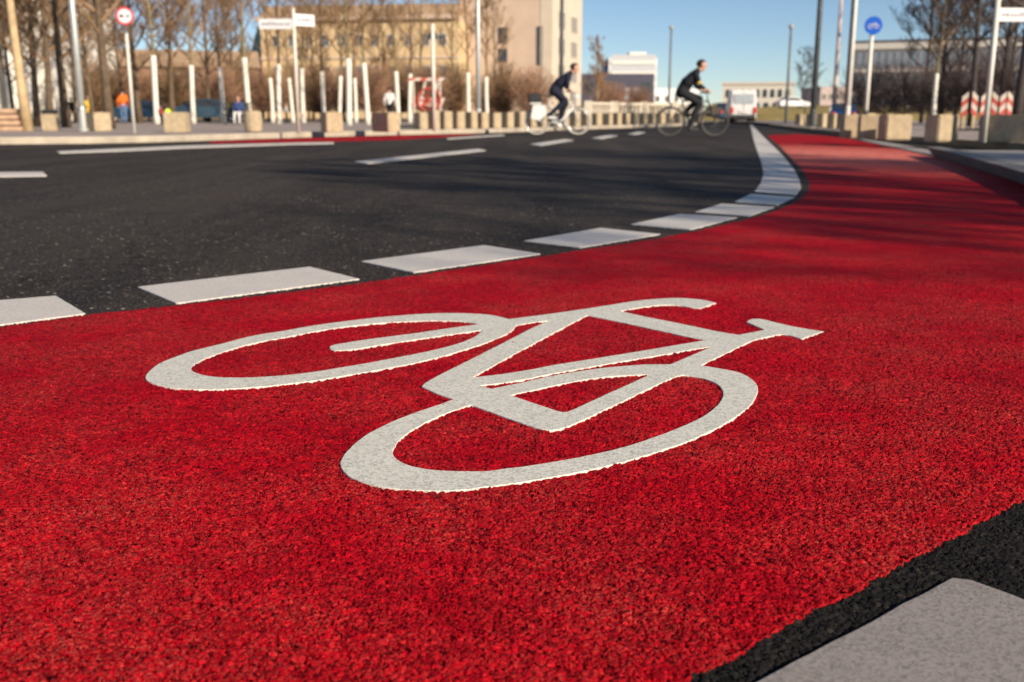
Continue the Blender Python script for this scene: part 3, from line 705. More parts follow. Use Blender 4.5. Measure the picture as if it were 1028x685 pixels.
# ------------------------------------------------------------ granite blocks along the kerbs
def block(p, rotz, w, d, h, label, group):
    m = MB(); m.bbox(-w / 2, w / 2, -d / 2, d / 2, 0, h, .018)
    o = m.build('granite_block', M_STONE, None, loc=(p.x, p.y, KZ - .008), rotz=rotz)
    return tag(o, label, 'stone block', group)
GB = 'granite blocks lining the far kerb'
for x, y, w, rz, lab in [(94, 131.6, .42, 39.5, 'granite block at the foot of the near grey lamp post'), (174, 133.2, .50, 4, 'widest granite cube, first right of the red-ringed sign'),
                         (331, 133.0, .40, 32, 'granite block right of the left street name post, its left end in shade'), (386, 132.4, .34, 38, 'granite block with a broad grey shaded end, left of the striped barrier frame')]:
    p = W(x, y, KZ); p = p + Vector((0, .3, 0)); block(p, math.radians(rz), w, (.46 if rz < 10 else .40 if rz < 35 else .78), .46, lab, GB)
seqp = []
x = 443.0
while x < 712:
    seqp.append(x); x += 12.5 if x < 540 else (10.5 if x < 620 else 8.5)
ordn = ['first', 'second', 'third', 'fourth', 'fifth', 'sixth', 'seventh', 'eighth', 'ninth', 'tenth', 'eleventh', 'twelfth', 'thirteenth', 'fourteenth', 'fifteenth', 'sixteenth', 'seventeenth', 'eighteenth', 'nineteenth', 'twentieth',
        'twenty-first', 'twenty-second', 'twenty-third', 'twenty-fourth', 'twenty-fifth', 'twenty-sixth', 'twenty-seventh', 'twenty-eighth', 'twenty-ninth', 'thirtieth']
def on_line(px, xx):
    for (x0, y0), (x1, y1) in zip(px[:-1], px[1:]):
        if x0 <= xx <= x1: return y0 + (y1 - y0) * (xx - x0) / (x1 - x0)
    return px[-1][1]
for i, x in enumerate(seqp):
    y = on_line(kl_px, x); g0 = W(x, y); y2 = on_line(kl_px, x + 3); g1 = W(x + 3, y2)
    t = (g1 - g0).normalized(); nn = Vector((-t.y, t.x, 0)); p = g0 + nn * .75
    block(p, math.radians(33 + random.uniform(-6, 6)), .24 * random.uniform(.85, 1.2), .46, .50 * random.uniform(.92, 1.05), '%s pale granite block of the close row that starts by the striped barrier frame' % ordn[i], GB)
for x, y, w, rz, lab in [(858, 138.5, .30, -8, 'granite block left of the blue round sign'), (878, 139.4, .38, -12, 'granite block just right of the blue round sign post'),
                         (903, 140.4, .42, 4, 'granite block with a slanting shadow edge, right of the blue sign'), (951, 142.0, .36, 14, 'granite block with dark left end below the white painted trunk'), (1022, 143.0, .34, 38, 'granite block wholly in shade at the right picture edge')]:
    p = W(x, y, KZ) + Vector((0, .25, 0)); block(p, math.radians(rz), w, .34 if rz < 35 else .8, .40, lab, 'granite blocks lining the right kerb')
for i, x in enumerate([790, 800, 810, 820, 829, 838, 847]):
    y = on_line(kr_px, x); g0 = W(x, y); p = g0 + Vector((.7, .5, 0))
    block(p, math.radians(30), .44, .30, .44, '%s pale far granite block between the grey mast light and the slim white pole' % ordn[i], 'granite blocks lining the right kerb')

# rounded planter, litter bin, stone seat, bench
p = W(252, 132.4, KZ) + Vector((0, .25, 0))
m = MB(); prof = [(.17, 0), (.20, .03), (.215, .2), (.215, .40), (.20, .47), (.17, .49), (.15, .46)]
def lathe(m, prof, n=24, c=(0, 0), mi=0):
    vs = []; fs = []
    for r, z in prof:
        for j in range(n): a = 2 * PI * j / n; vs.append((c[0] + r * math.cos(a), c[1] + r * math.sin(a), z))
    for k in range(len(prof) - 1):
        for j in range(n): fs.append((k * n + j, k * n + (j + 1) % n, (k + 1) * n + (j + 1) % n, (k + 1) * n + j))
    fs.append(tuple(range(n))[::-1]); fs.append(tuple((len(prof) - 1) * n + j for j in range(n)))
    return m.add(vs, fs, mi)
lathe(m, prof); o = m.build('round_planter', M_STONE, smooth=False, loc=(p.x, p.y, KZ - .008)); tag(o, 'rounded stone planter at the kerb below a white trunk', 'planter')
p = W(46, 131.5, KZ) + Vector((0, .3, 0)); b = thing('litter_bin', 'square stone litter bin with black rim beside the stone seat', 'litter bin', (p.x, p.y, KZ - .008), .1)
MB().bbox(-.17, .17, -.17, .17, 0, .42, .015).build('bin_body', M_STONE, b)
MB().bbox(-.15, .15, -.15, .15, .419, .53, .01).build('rim', M_BLACK, b)
p = W(2, 131.5, KZ) + Vector((0, .35, 0)); b = thing('stacked_stone_seat', 'seat built of stacked sandstone slabs at the left picture edge', 'bench', (p.x, p.y, KZ - .008), .12)
M_SAND = simple('warm_sandstone', (0.52, 0.34, 0.22), .85, var=.25, scale=6, bump=.4)
for k in range(4):
    MB().bbox(-.9 + .05 * k, .42 - .055 * k, -.30 + .03 * k, .30, .145 * k, .145 * k + .115, .012).build('slab', M_SAND, b)
    if k < 3: MB().box(-.82, .33 - .055 * k, -.22 + .03 * k, .24, .145 * k + .115, .145 * k + .145).build('spacer', M_BARK, b)
def park_bench(p, rz, label, L=1.5):
    b = thing('park_bench', label, 'bench', p, rz); mw = simple('dark_olive_wood', (0.05, 0.05, 0.025), .7)
    m = MB()
    for k in range(3): m.bbox(-L / 2, L / 2, -.25 + .16 * k, -.12 + .16 * k, .43, .46, .008)
    m.build('seat', mw, b); m = MB()
    for k in range(3): m.bbox(-L / 2, L / 2, .24 + .02 * k, .27 + .02 * k, .55 + .13 * k, .65 + .13 * k, .008)
    m.build('backrest', mw, b)
    for s in (-1, 1):
        m = MB(); m.bbox(s * L * .4 - .03, s * L * .4 + .03, -.22, -.17, 0, .43, .008); m.bbox(s * L * .4 - .03, s * L * .4 + .03, .2, .25, 0, .9, .008); m.bbox(s * L * .4 - .03, s * L * .4 + .03, -.17, .2, .38, .428, .006)
        m.build('leg', M_DARKP, b)
p = A(237, 118, 43); park_bench((p.x, p.y, KZ - .008), .05, 'dark olive wooden bench between two white trunks', 1.1)

# ------------------------------------------------------------ poles and signs
def pole_lamp(name, label, x, y, D, r, h, mat, arm=1, cat='lamp post', foot=True, base=KZ):
    p = W(x, y, base) if D is None else A(x, 118, D); p.z = base - .01
    b = thing(name, label, cat, p)
    m = MB(); m.tube([(0, 0, 0), (0, 0, h * .3), (0, 0, h)], [r, r * .92, r * .62], 14); m.build('pole', mat, b, smooth=True)
    m = MB(); lathe(m, [(r * 1.5, 0), (r * 1.5, .05), (r * 1.12, .09), (r * 1.1, .55), (r * 1.02, .6)], 16); m.build('base', mat, b)
    if arm:
        m = MB(); m.tube([(0, 0, h - .1), (0, 0, h + .05), (.25 * arm, 0, h + .12), (.5 * arm, 0, h + .1)], r * .45, 8); m.build('arm', mat, b, smooth=True)
        m = MB(); m.bbox(min(.4 * arm, 1.0 * arm), max(.4 * arm, 1.0 * arm), -.13, .13, h + .03, h + .12, .03); hd = m.build('lamp_head', mat, b)
        m = MB(); m.box(min(.45 * arm, .95 * arm), max(.45 * arm, .95 * arm), -.1, .1, h + .015, h + .03); m.build('lens', M_HEADL, hd)
    return b
pole_lamp('street_lamp', 'thick grey lamp post near the left picture edge', 84, 131.5, None, .088, 7.5, M_GALV)
pole_lamp('street_lamp', 'pale grey lamp post in front of the square stone building', 480.5, 127.5, None, .09, 8.0, M_GALV)
pole_lamp('street_lamp', 'dark lamp post at the right corner of the square stone building', 563, 118, 62, .14, 11, M_DARKP, base=0)
def mast(label, x, D, h, r, mat):
    p = A(x, 118, D); p.z = -.02; b = thing('mast_light', label, 'lamp post', p)
    m = MB(); m.tube([(0, 0, 0), (0, 0, h)], [r, r * .8], 12); m.build('pole', mat, b, smooth=True)
    m = MB(); lathe(m, [(r * .8, h), (r * 1.7, h + .12), (r * 1.7, h + .2), (r * .6, h + .28)], 14); m.build('lamp_head', M_GALV, b)
mast('grey mast light standing above the rider of the dark bicycle', 671, 60, 5.3, .075, simple('mid_grey_paint', (.16, .18, .19), .5))
mast('grey mast light in front of the low white arcade building', 789, 52, 4.7, .075, simple('mid_grey_paint', (.16, .18, .19), .5))
pole_lamp('street_lamp', 'thick dark pole at the far end of the right kerb', 816, 118, 36, .105, 9, M_DARKP, arm=1)
pole_lamp('street_lamp', 'pinkish pale lamp post behind the dark pole', 836.5, 118, 52, .13, 6.3, simple('pinkish_pole', (.62, .50, .46), .5), arm=1)
pole_lamp('street_lamp', 'dark pole half hidden behind the white pole left of the blue sign', 848.5, 118, 29, .06, 9, M_DARKP, arm=-1)
pole_lamp('street_lamp', 'slim white pole left of the blue round sign', 850.5, 118, 23, .052, 7, M_POLEW, arm=-1)
def disc_mb(r, t, y0=0.0, n=40):
    m = MB(); m.v = [(r * math.cos(2 * PI * i / n), y0 - t / 2, r * math.sin(2 * PI * i / n)) for i in range(n)] + [(r * math.cos(2 * PI * i / n), y0 + t / 2, r * math.sin(2 * PI * i / n)) for i in range(n)]
    m.f = [tuple(range(n)), tuple(range(2 * n - 1, n - 1, -1))] + [(i, n + i, n + (i + 1) % n, (i + 1) % n) for i in range(n)]; m.m = [0] * len(m.f); return m
def sign_post(name, label, p, h, r=.027, mat=None, cat='road sign', rz=0):
    b = thing(name, label, cat, p, rz); m = MB(); m.tube([(0, 0, 0), (0, 0, h)], r, 12); m.tube([(0, 0, h), (0, 0, h + .012)], r * 1.1, 12); m.build('post', mat or M_GALV, b, smooth=True); return b
M_SRED = simple('sign_red', (.62, .03, .05), .4, var=.05); M_SWHITE = simple('sign_white', (.80, .78, .78), .4, var=.04); M_SBLUE = simple('sign_blue', (.0, .10, .55), .4, var=.05); M_SIGNK = simple('sign_dark_symbol', (.14, .03, .04), .5)
p = W(135, 133.6, KZ); k = p.y / FP
b = sign_post('round_prohibition_sign', 'round white sign with red ring on a slim post by the far kerb', (p.x, p.y, KZ - .01), 2.12, r=.033, mat=M_POLEW, rz=.25)
zc = 110 * k * 1.0; R0 = 8.2 * k * 1.02
d = disc_mb(R0, .012, -.045).build('sign_face', M_SRED, b); d.location.z = zc
d2 = disc_mb(R0 * .76, .004, -.054).build('white_field', M_SWHITE, d)
m = MB(); m.bbox(-R0 * .58, -R0 * .1, -.062, -.0575, -R0 * .18, R0 * .05, .002); m.bbox(-R0 * .48, -R0 * .2, -.062, -.0575, R0 * .055, R0 * .2, .002); m.build('car_symbol', M_SIGNK, d)
m = MB(); m.bbox(R0 * .12, R0 * .55, -.062, -.0575, -R0 * .14, R0 * .02, .002); m.bbox(R0 * .25, R0 * .42, -.062, -.0575, R0 * .025, R0 * .2, .002); m.build('motorcycle_symbol', M_SIGNK, d)
# blue sign with bicycle
p = A(869, 118, 24); k = p.y / FP
b = sign_post('blue_cycle_sign', 'round blue sign with a white bicycle on a slim post', (p.x, p.y, KZ - .01), (118 - 34) * k + .36, r=.045, mat=M_POLEW, rz=-.1)
zc = HC + (116 - 34) * k * 1.03 - KZ; R0 = 8.4 * k
d = disc_mb(R0, .012, -.07).build('sign_face', M_SBLUE, b); d.location.z = zc
m = MB(); y_ = -.082
for sx in (-1, 1): m.ring((sx * R0 * .38, y_, -R0 * .12), (0, 1, 0), R0 * .22, R0 * .035, 20, 6)
m.tube([(-R0 * .38, y_, -R0 * .12), (-R0 * .15, y_, R0 * .2), (R0 * .25, y_, R0 * .2), (R0 * .38, y_, -R0 * .12)], R0 * .03, 6); m.tube([(-R0 * .15, y_, R0 * .2), (0, y_, -R0 * .12), (R0 * .25, y_, R0 * .2), (R0 * .2, y_, R0 * .33)], R0 * .03, 6)
m.build('bicycle_emblem', M_SWHITE, d)
MB().tube([(0, 0, .0), (0, 0, .5)], .05, 12).build('dark_foot', M_DARKP, b)
# triangular sign from behind
p = W(436, 131.6, KZ); k = p.y / FP
b = sign_post('triangular_sign_back', 'slim pale post with a dark triangular sign seen from behind', (p.x, p.y, KZ - .01), 101 * k, r=.045, mat=M_POLEW)
T = 13 * k; zc = 87 * k
m = MB(); m.side([(-T * .55, zc), (T * .55, zc), (0, zc + T * .85)], .05, .062); m.build('sign_plate', simple('sign_back_grey', (.10, .11, .11), .5), b)
# street name posts: dark lines of lettering too small to read in the photograph
def blade(b, z, L, h, ang, side, name='name_plate'):
    m = MB(); m.bbox(0, L, -.012, .012, -h / 2, h / 2, .006); o = m.build(name, M_SWHITE, b); o.location = (0, 0, z); o.rotation_euler.z = ang
    for s in (-1, 1):
        m = MB(); x = L * .12; rd = random.Random(int(L * 100))
        while x < L * .9:
            wd = h * rd.uniform(.12, .28); hh = h * rd.choice([.16, .2, .26])
            m.box(x, min(x + wd, L * .92), s * .0125 if s > 0 else -.0145, .0145 if s > 0 else -.0125, -h * .14, -h * .14 + hh * 1.3); x += wd + h * .09
        m.build('lettering', simple('faded_lettering', (.28, .28, .33), .6), o)
    m = MB(); m.box(-.03, .05, -.018, .018, h * .3, h * .42); m.box(-.03, .05, -.018, .018, -h * .42, -h * .3); m.build('bracket', M_POLEW, o)
p = W(300, 133.8, KZ); k = p.y / FP
b = sign_post('street_name_post', 'white street name post with two name plates by the far kerb', (p.x, p.y, KZ - .01), 117 * k, r=.034, mat=M_POLEW, cat='street sign')
blade(b, 103 * k, 34 * k, 9.5 * k, PI - .05, -1); blade(b, 107 * k, 22 * k, 11 * k, math.radians(38), 1)
p = W(987.5, 142.4, KZ); k = p.y / FP
b = sign_post('street_name_post', 'white street name post with one name plate at the right', (p.x, p.y, KZ - .01), 138 * k, r=.038, mat=M_POLEW, cat='street sign')
blade(b, 120 * k, 42 * k, 12.5 * k, math.radians(4), 1)

# ------------------------------------------------------------ striped barriers
M_DRED = simple('faded_barrier_red', (.46, .06, .04), .6, var=.2); M_DWHITE = simple('dusty_barrier_white', (.58, .50, .42), .7, var=.15)
def striped_board(m, x0, x1, z0, z1, y, t=.02, n=5, lean=.12):
    w = (x1 - x0) / n
    for i in range(n):
        a = x0 + i * w; b_ = a + w
        m.add([(a - lean / 2, y, z0), (b_ - lean / 2, y, z0), (b_ + lean / 2, y, z1), (a + lean / 2, y, z1), (a - lean / 2, y + t, z0), (b_ - lean / 2, y + t, z0), (b_ + lean / 2, y + t, z1), (a + lean / 2, y + t, z1)],
              [(0, 1, 2, 3), (7, 6, 5, 4), (0, 4, 5, 1), (3, 2, 6, 7), (1, 5, 6, 2), (0, 3, 7, 4)], i % 2)
p = W(429, 126.5, KZ); k = p.y / FP
b = thing('striped_barrier_frame', 'red and white barrier frame with a leaning red-spoked wheel behind the triangular sign', 'barrier', (p.x, p.y, KZ - .01), .15)
m = MB(); striped_board(m, -17 * k, 17 * k, 43 * k, 46 * k, 0, n=6); m.build('top_rail', [M_DRED, M_DWHITE], b)
m = MB(); striped_board(m, -14 * k, 16 * k, 19 * k, 27 * k, 0, n=6, lean=.15); m.build('lower_board', [M_DRED, M_DWHITE], b)
for sx in (-1, 1): MB().tube([(sx * 13 * k, 0, 0), (sx * 13 * k, 0, 44 * k)], .04, 8).build('leg', M_DWHITE, b)
for sx in (-4, 8):
    m = MB(); m.tube([(sx * k - .12, .03, 20 * k), (sx * k + .10, .03, 42 * k)], .055, 8); m.build('brace', M_DWHITE, b)
m = MB(); m.ring((2 * k, -.06, 25 * k), (0, 1, 0), 11 * k, .035, 30, 8)
for j in range(4): a = j * PI / 4; m.tube([(2 * k - 11 * k * math.cos(a), -.06, 25 * k - 11 * k * math.sin(a)), (2 * k + 11 * k * math.cos(a), -.06, 25 * k + 11 * k * math.sin(a))], .015, 6)
m.build('wheel', M_DRED, b)
for sx in (-11, 7): MB().bbox(sx * k - .1, sx * k + .1, -.15, .15, 0, .12, .02).build('foot', M_BLACK, b)
p = W(410, 128.5, KZ); m = MB(); m.bbox(-.42, .42, -.2, .2, 0, .10, .02); o = m.build('dark_flat_slab', M_BLACK, loc=(p.x, p.y, KZ - .008), rotz=.3); tag(o, 'flat dark slab lying on the pavement by the striped barrier frame', 'base plate')  # low dark slab laid flat on the pavement
for i, x in enumerate([966, 976, 985, 996, 1004, 1011]):
    p = W(x, 131.0 - (i % 2) * .6, KZ); k = p.y / FP
    b = thing('warning_beacon', 'red and white striped warning board, ' + ['leftmost of the row', 'second in the row from the left', 'just left of the name post', 'just right of the name post', 'last but one on the right', 'at the right end of the row'][i], 'barrier', (p.x, p.y, KZ - .01), .2 * (i % 3 - 1), group='striped warning boards at the right')
    m = MB(); w = 5.6 * k
    for j in range(4):
        z0 = 14 * k + j * 5.2 * k; z1 = z0 + 5.2 * k; s = (-1) ** i * 5.0 * k
        m.add([(-w / 2, 0, z0 - s * .5), (w / 2, 0, z0 + s * .5), (w / 2, 0, z1 + s * .5), (-w / 2, 0, z1 - s * .5), (-w / 2, .02, z0 - s * .5), (w / 2, .02, z0 + s * .5), (w / 2, .02, z1 + s * .5), (-w / 2, .02, z1 - s * .5)],
              [(0, 1, 2, 3), (7, 6, 5, 4), (0, 4, 5, 1), (3, 2, 6, 7), (1, 5, 6, 2), (0, 3, 7, 4)], j % 2)
    m.build('striped_panel', [M_DRED, M_DWHITE], b)
    MB().bbox(-w * .28, w * .28, -.02, .04, .04, 14 * k, .01).build('post', M_STONE, b)
    MB().bbox(-.16, .16, -.2, .2, 0, .05, .015).build('foot', M_BLACK, b)
# pale balustrade with yellow bank behind it
b = thing('balustrade', 'pale stone balustrade with square pillars beyond the cyclists', 'railing', (0, 0, 0))
pts = [A(x, 118, D) for x, D in [(590, 52), (616, 54), (646, 56), (676, 58), (702, 60)]]
for q in pts: MB().bbox(q.x - .22, q.x + .22, q.y - .22, q.y + .22, 0, 1.22, .03).build('pillar', simple('pale_limestone', (.60, .53, .42), .85, var=.12), b)
for q0, q1 in zip(pts[:-1], pts[1:]):
    d = (q1 - q0); L = math.hypot(d.x, d.y); m = MB(); m.bbox(.22, L - .22, -.09, .09, 1.02, 1.16, .02); m.box(.22, L - .22, -.12, .12, 0, .42)
    for j in range(7): xx = .22 + (L - .44) * (j + .5) / 7; m.tube([(xx, 0, .42), (xx, 0, .7), (xx, 0, 1.02)], [.05, .08, .05], 8)
    o = m.build('rail', simple('pale_limestone', (.60, .53, .42), .85, var=.12), b); o.location = (q0.x, q0.y, 0); o.rotation_euler.z = math.atan2(d.y, d.x)

# ------------------------------------------------------------ buildings
def facade(name, label, p0, p1, depth, h, mat, base=0.0):
    """box building whose front runs from p0 to p1 (seen left to right); returns root in local axes x along front, y into the building"""
    d = Vector((p1[0] - p0[0], p1[1] - p0[1])); L = d.length
    b = thing(name, label, 'building', (p0[0], p0[1], base), math.atan2(d.y, d.x))
    MB().box(0, L, 0, depth, -.5, h).build('wall', mat, b)
    return b, L
M_FRAMEW = simple('window_frame_pale', (.55, .50, .42), .6)
M_FRAMED = simple('window_frame_dark', (.10, .09, .09), .6)
WCACHE = {}
def window(parent, x, z, w, h, side='front', L=0, frame=None, pane=None, fw=.12, bars=True):
    """framed window set against the wall; side 'right' puts it on the wall at x = L"""
    frame = frame or M_FRAMEW; pane = pane or M_GLASS
    key = (round(w, 3), round(h, 3), frame.name, pane.name, fw, bars)
    if key not in WCACHE:
        m = MB(); o = .10
        m.box(-w / 2, w / 2, -o, .02, h / 2 - fw, h / 2); m.box(-w / 2, w / 2, -o, .02, -h / 2, -h / 2 + fw)
        m.box(-w / 2, -w / 2 + fw, -o, .02, -h / 2 + fw, h / 2 - fw); m.box(w / 2 - fw, w / 2, -o, .02, -h / 2 + fw, h / 2 - fw)
        if bars: m.box(-fw * .25, fw * .25, -o * .8, .0, -h / 2 + fw, h / 2 - fw)
        f = m.build('window', frame); q = MB().box(-w / 2 + fw, w / 2 - fw, -.04, .01, -h / 2 + fw, h / 2 - fw).build('pane', pane, f)
        WCACHE[key] = f
    else: f = copy_tree(WCACHE[key])
    f.parent = parent
    if side == 'front': f.location = (x, 0, z); f.rotation_euler.z = 0
    else: f.location = (L, x, z); f.rotation_euler.z = PI / 2
    return f
M_BEIGE = simple('pinkish_sandstone', (.62, .47, .36), .85, var=.08, scale=.6)
M_PALEB = simple('pale_sandstone', (.66, .56, .44), .85, var=.07, scale=.5)
M_OCHRE = simple('ochre_sandstone', (.66, .48, .27), .85, var=.14, scale=.5)
# square stone building
q0 = A(462, 118, 143.6); q1 = A(553.5, 118, 140)
b, L = facade('square_stone_building', 'square flat-roofed sandstone building with few dark windows in the middle', q0, q1, 19, 17.6, M_BEIGE)
MB().box(-.15, L + .15, -.15, 19.15, 17.6, 18.0).build('roof', M_PALEB, b)
MB().box(L - 1.6, L + .06, -.06, 19.06, 0, 17.59).build('pale_corner', M_PALEB, b)
def sx_(px): return (px - 462) / (553.5 - 462) * L
for x0, x1, y0, y1 in [(501, 510, 33.5, 48.5), (501, 510, 53, 66), (546.5, 552, 33.5, 69), (503, 511, 92, 112), (484, 490, 92, 110)]:
    D = 142; window(b, min(sx_((x0 + x1) / 2), L - 1.7), HC + (116 - (y0 + y1) / 2) * D / FP, (x1 - x0) * D / FP, (y1 - y0) * D / FP, frame=M_FRAMED, fw=.1)
for zc in (13.4, 9.9, 6.3, 2.9): window(b, 5.2, zc, 4.2, 2.2, 'right', L + .062, frame=M_FRAMEW, pane=simple('grey_blind', (.30, .27, .24), .6)); window(b, 13.2, zc, 4.2, 2.2, 'right', L + .062, frame=M_FRAMEW, pane=simple('grey_blind', (.30, .27, .24), .6))
# long stone building
q0 = A(266, 118, 141); q1 = A(461.5, 118, 137)
b, L = facade('long_stone_building', 'long ochre stone building with cornice and rows of small windows behind the trees', q0, q1, 12, 12.9, M_OCHRE)
MB().box(-.5, L - .1, -.6, 12, 12.9, 13.4).build('cornice', M_BEIGE, b)
m = MB(); m.add([(-.3, .3, 13.4), (L - .2, .3, 13.4), (L - .2, 3.5, 15.2), (-.3, 3.5, 15.2), (-.3, 12, 13.4), (L - .2, 12, 13.4), (-.3, 9, 15.2), (L - .2, 9, 15.2)], [(0, 1, 2, 3), (3, 2, 7, 6), (6, 7, 5, 4), (0, 3, 6, 4), (1, 5, 7, 2)]); m.build('roof', simple('brown_roof', (.42, .28, .17), .8, var=.2, scale=.5), b)
MB().box(-.1, L - .1, -.15, .05, 7.9, 8.2).build('string_course', M_BEIGE, b)
for j, zc in enumerate((10.3, 6.0, 2.2)):
    for i in range(11): window(b, 2.2 + i * (L - 4.4) / 10, zc, 1.15, (1.6, 2.0, 2.2)[j], fw=.14)
# small pale gabled wing with turquoise roof edge
q0 = A(258, 118, 150); q1 = A(281, 118, 150)
b, L = facade('gabled_wing', 'narrow pale greenish gabled house left of the long stone building', q0, q1, 10, 9.5, simple('pale_green_plaster', (.50, .56, .48), .8, var=.08))
m = MB(); m.add([(-.3, -.3, 9.5), (L + .3, -.3, 9.5), (L * .3, -.3, 13.4), (-.3, 10, 9.5), (L + .3, 10, 9.5), (L * .3, 10, 13.4)], [(0, 1, 2), (5, 4, 3), (0, 2, 5, 3), (1, 4, 5, 2), (0, 3, 4, 1)]); m.build('roof', simple('copper_green', (.32, .46, .40), .7), b)
for zc in (7.2, 3.6):
    for xx in (L * .3, L * .7): window(b, xx, zc, .8, 1.3)
# brown row behind the left trees
q0 = A(52, 118, 125); q1 = A(262, 118, 132)
b, L = facade('brown_brick_row', 'long low reddish brown building behind the dark trees at the left', q0, q1, 12, 6.4, simple('brown_brick', (.20, .125, .08), .9, var=.2, scale=.8))
m = MB(); m.add([(-.3, -.4, 6.4), (L + .3, -.4, 6.4), (L + .3, 6, 8.8), (-.3, 6, 8.8), (-.3, 12.4, 6.4), (L + .3, 12.4, 6.4)], [(0, 1, 2, 3), (3, 2, 5, 4), (0, 3, 4), (1, 5, 2)]); m.build('roof', simple('brown_roof', (.42, .28, .17), .8), b)
for zc in (4.9, 2.1):
    for i in range(9): window(b, 1.8 + i * (L - 3.6) / 8, zc, 1.1, 1.6, fw=.12)
# white columned house, far left
q0 = A(-60, 118, 70); q1 = A(56, 118, 70)
M_WST = simple('white_limestone', (.80, .76, .68), .8, var=.05)
b, L = facade('white_columned_house', 'white columned house at the left picture edge', q0, q1, 12, 9.2, M_WST)
MB().box(-.3, L + .3, -1.9, 12, 9.2, 10.1).build('entablature', M_WST, b)
MB().box(-.3, L + .3, -2.0, 0, 0, .35).build('plinth', M_WST, b)
for i in range(6):
    x = .8 + i * (L - 1.6) / 5; m = MB(); m.tube([(x, -1.45, .35), (x, -1.45, 1), (x, -1.45, 8.6), (x, -1.45, 8.8)], [.42, .38, .32, .42], 16); m.box(x - .48, x + .48, -1.9, -1.0, 8.8, 9.2); m.build('column', M_WST, b, smooth=False)
for i in range(5): window(b, .8 + (i + .5) * (L - 1.6) / 5, 1.9, .9, 1.8, frame=M_WST); window(b, .8 + (i + .5) * (L - 1.6) / 5, 5.6, .9, 2.0, frame=M_WST)
# dark office block with white tower behind it
q0 = A(584, 118, 190); q1 = A(655.5, 118, 190)
b, L = facade('dark_office_block', 'low dark blue grey glass office block beyond the junction', q0, q1, 22, 8.0, simple('dark_cladding', (.075, .07, .10), .5, var=.15))
for i in range(6):
    if i not in (3, 4): window(b, 1.4 + i * (L - 2.8) / 5, 5.5, 1.7, 2.2, frame=M_FRAMED)
for xx in (L * .63, L * .75): window(b, xx, 3.4, .9, 4.0, frame=M_FRAMEW, pane=simple('light_blue_glass', (.30, .42, .55), .2))
q0 = A(610, 118, 330); q1 = A(658, 118, 330)
b, L = facade('white_tower_block', 'far white tower block with balcony bands above the dark office block', q0, q1, 16, 18.4, simple('white_render', (.78, .76, .72), .8, var=.05))
for k in range(5):
    m = MB(); m.box(.8, L - .4, -.35, .02, 3.2 + k * 3.3, 4.3 + k * 3.3); m.build('balcony_band', M_WST, b); MB().box(.8, L - .4, -.05, .05, 4.35 + k * 3.3, 6.2 + k * 3.3).build('window_band', simple('grey_glass_band', (.55, .55, .56), .3), b)
MB().box(L * .45, L * .8, 3, 12, 18.4, 20.4).build('roof_house', M_WST, b)
q0 = A(612, 118, 327); 
MB().box(-1.2, -.02, 2, 14, 0, 17.4).build('stair_tower', simple('blue_grey_cladding', (.22, .32, .42), .5), b)
q0 = A(656, 118, 260); q1 = A(700, 118, 265)
b, L = facade('low_white_hall', 'low white flat building between tower block and dark bicycle rider', q0, q1, 14, 7.2, simple('white_render', (.78, .76, .72), .8, var=.05))
for i in range(5): window(b, 1 + i * (L - 2) / 4, 4.6, 1.3, 1.5)
# arcade building beyond the van
q0 = A(724, 118, 170); q1 = A(795, 118, 167)
b, L = facade('white_arcade_building', 'cream two-storey building with round-headed windows behind the van', q0, q1, 15, 5.4, simple('cream_render', (.72, .66, .56), .8, var=.06))
MB().box(-.15, L + .15, -.15, 15.1, 5.4, 5.8).build('roof', M_PALEB, b)
def arch(parent, x, z, w, h):
    m = MB(); n = 10; P = [(-w / 2, 0), (w / 2, 0)] + [(w / 2 * math.cos(a), h - w / 2 + w / 2 * math.sin(a)) for a in [PI * i / n for i in range(n + 1)]]
    m.side(P, -.07, .02); o = m.build('arched_window', M_GLASS, parent); o.location = (x, 0, z)
for i in range(9): arch(b, .9 + i * (L - 1.8) / 8, 3.4, .65, 1.3)
for i in range(7): arch(b, 1.3 + i * (L - 2.6) / 6, .9, .9, 1.7)
# long modern office at the right
q0 = A(848, 118, 125); q1 = A(1075, 118, 115)
b, L = facade('long_office_building', 'long grey office building with a pale top band and many narrow windows at the right', q0, q1, 18, 8.9, simple('grey_facade', (.44, .40, .40), .7, var=.12, scale=.5))
MB().box(-.2, L + .2, -.25, 18, 8.2, 8.9).build('pale_top_band', simple('pale_concrete', (.62, .58, .54), .8), b)
MB().box(-.1, L + .1, .2, 17.8, 8.9, 9.25).build('roof', M_FRAMED, b)
for j in range(3):
    MB().box(0, L, -.14, .02, .2 + j * 2.65, .5 + j * 2.65).build('floor_band', simple('pale_concrete', (.62, .58, .54), .8), b)
    for i in range(28): window(b, .6 + i * (L - 1.2) / 27, 1.75 + j * 2.65, .72, 1.9, frame=simple('grey_frame', (.38, .36, .36), .6), pane=simple('bluish_glass', (.20, .25, .32), .2), fw=.07, bars=False)
q0 = A(822, 118, 150); q1 = A(850, 118, 150)
b, L = facade('small_pink_house', 'small pale pinkish house between the dark pole and the long office building', q0, q1, 10, 4.6, simple('pinkish_plaster', (.58, .46, .42), .8))
for i in range(4): window(b, .6 + i * (L - 1.2) / 3, 3.2, .6, .9)

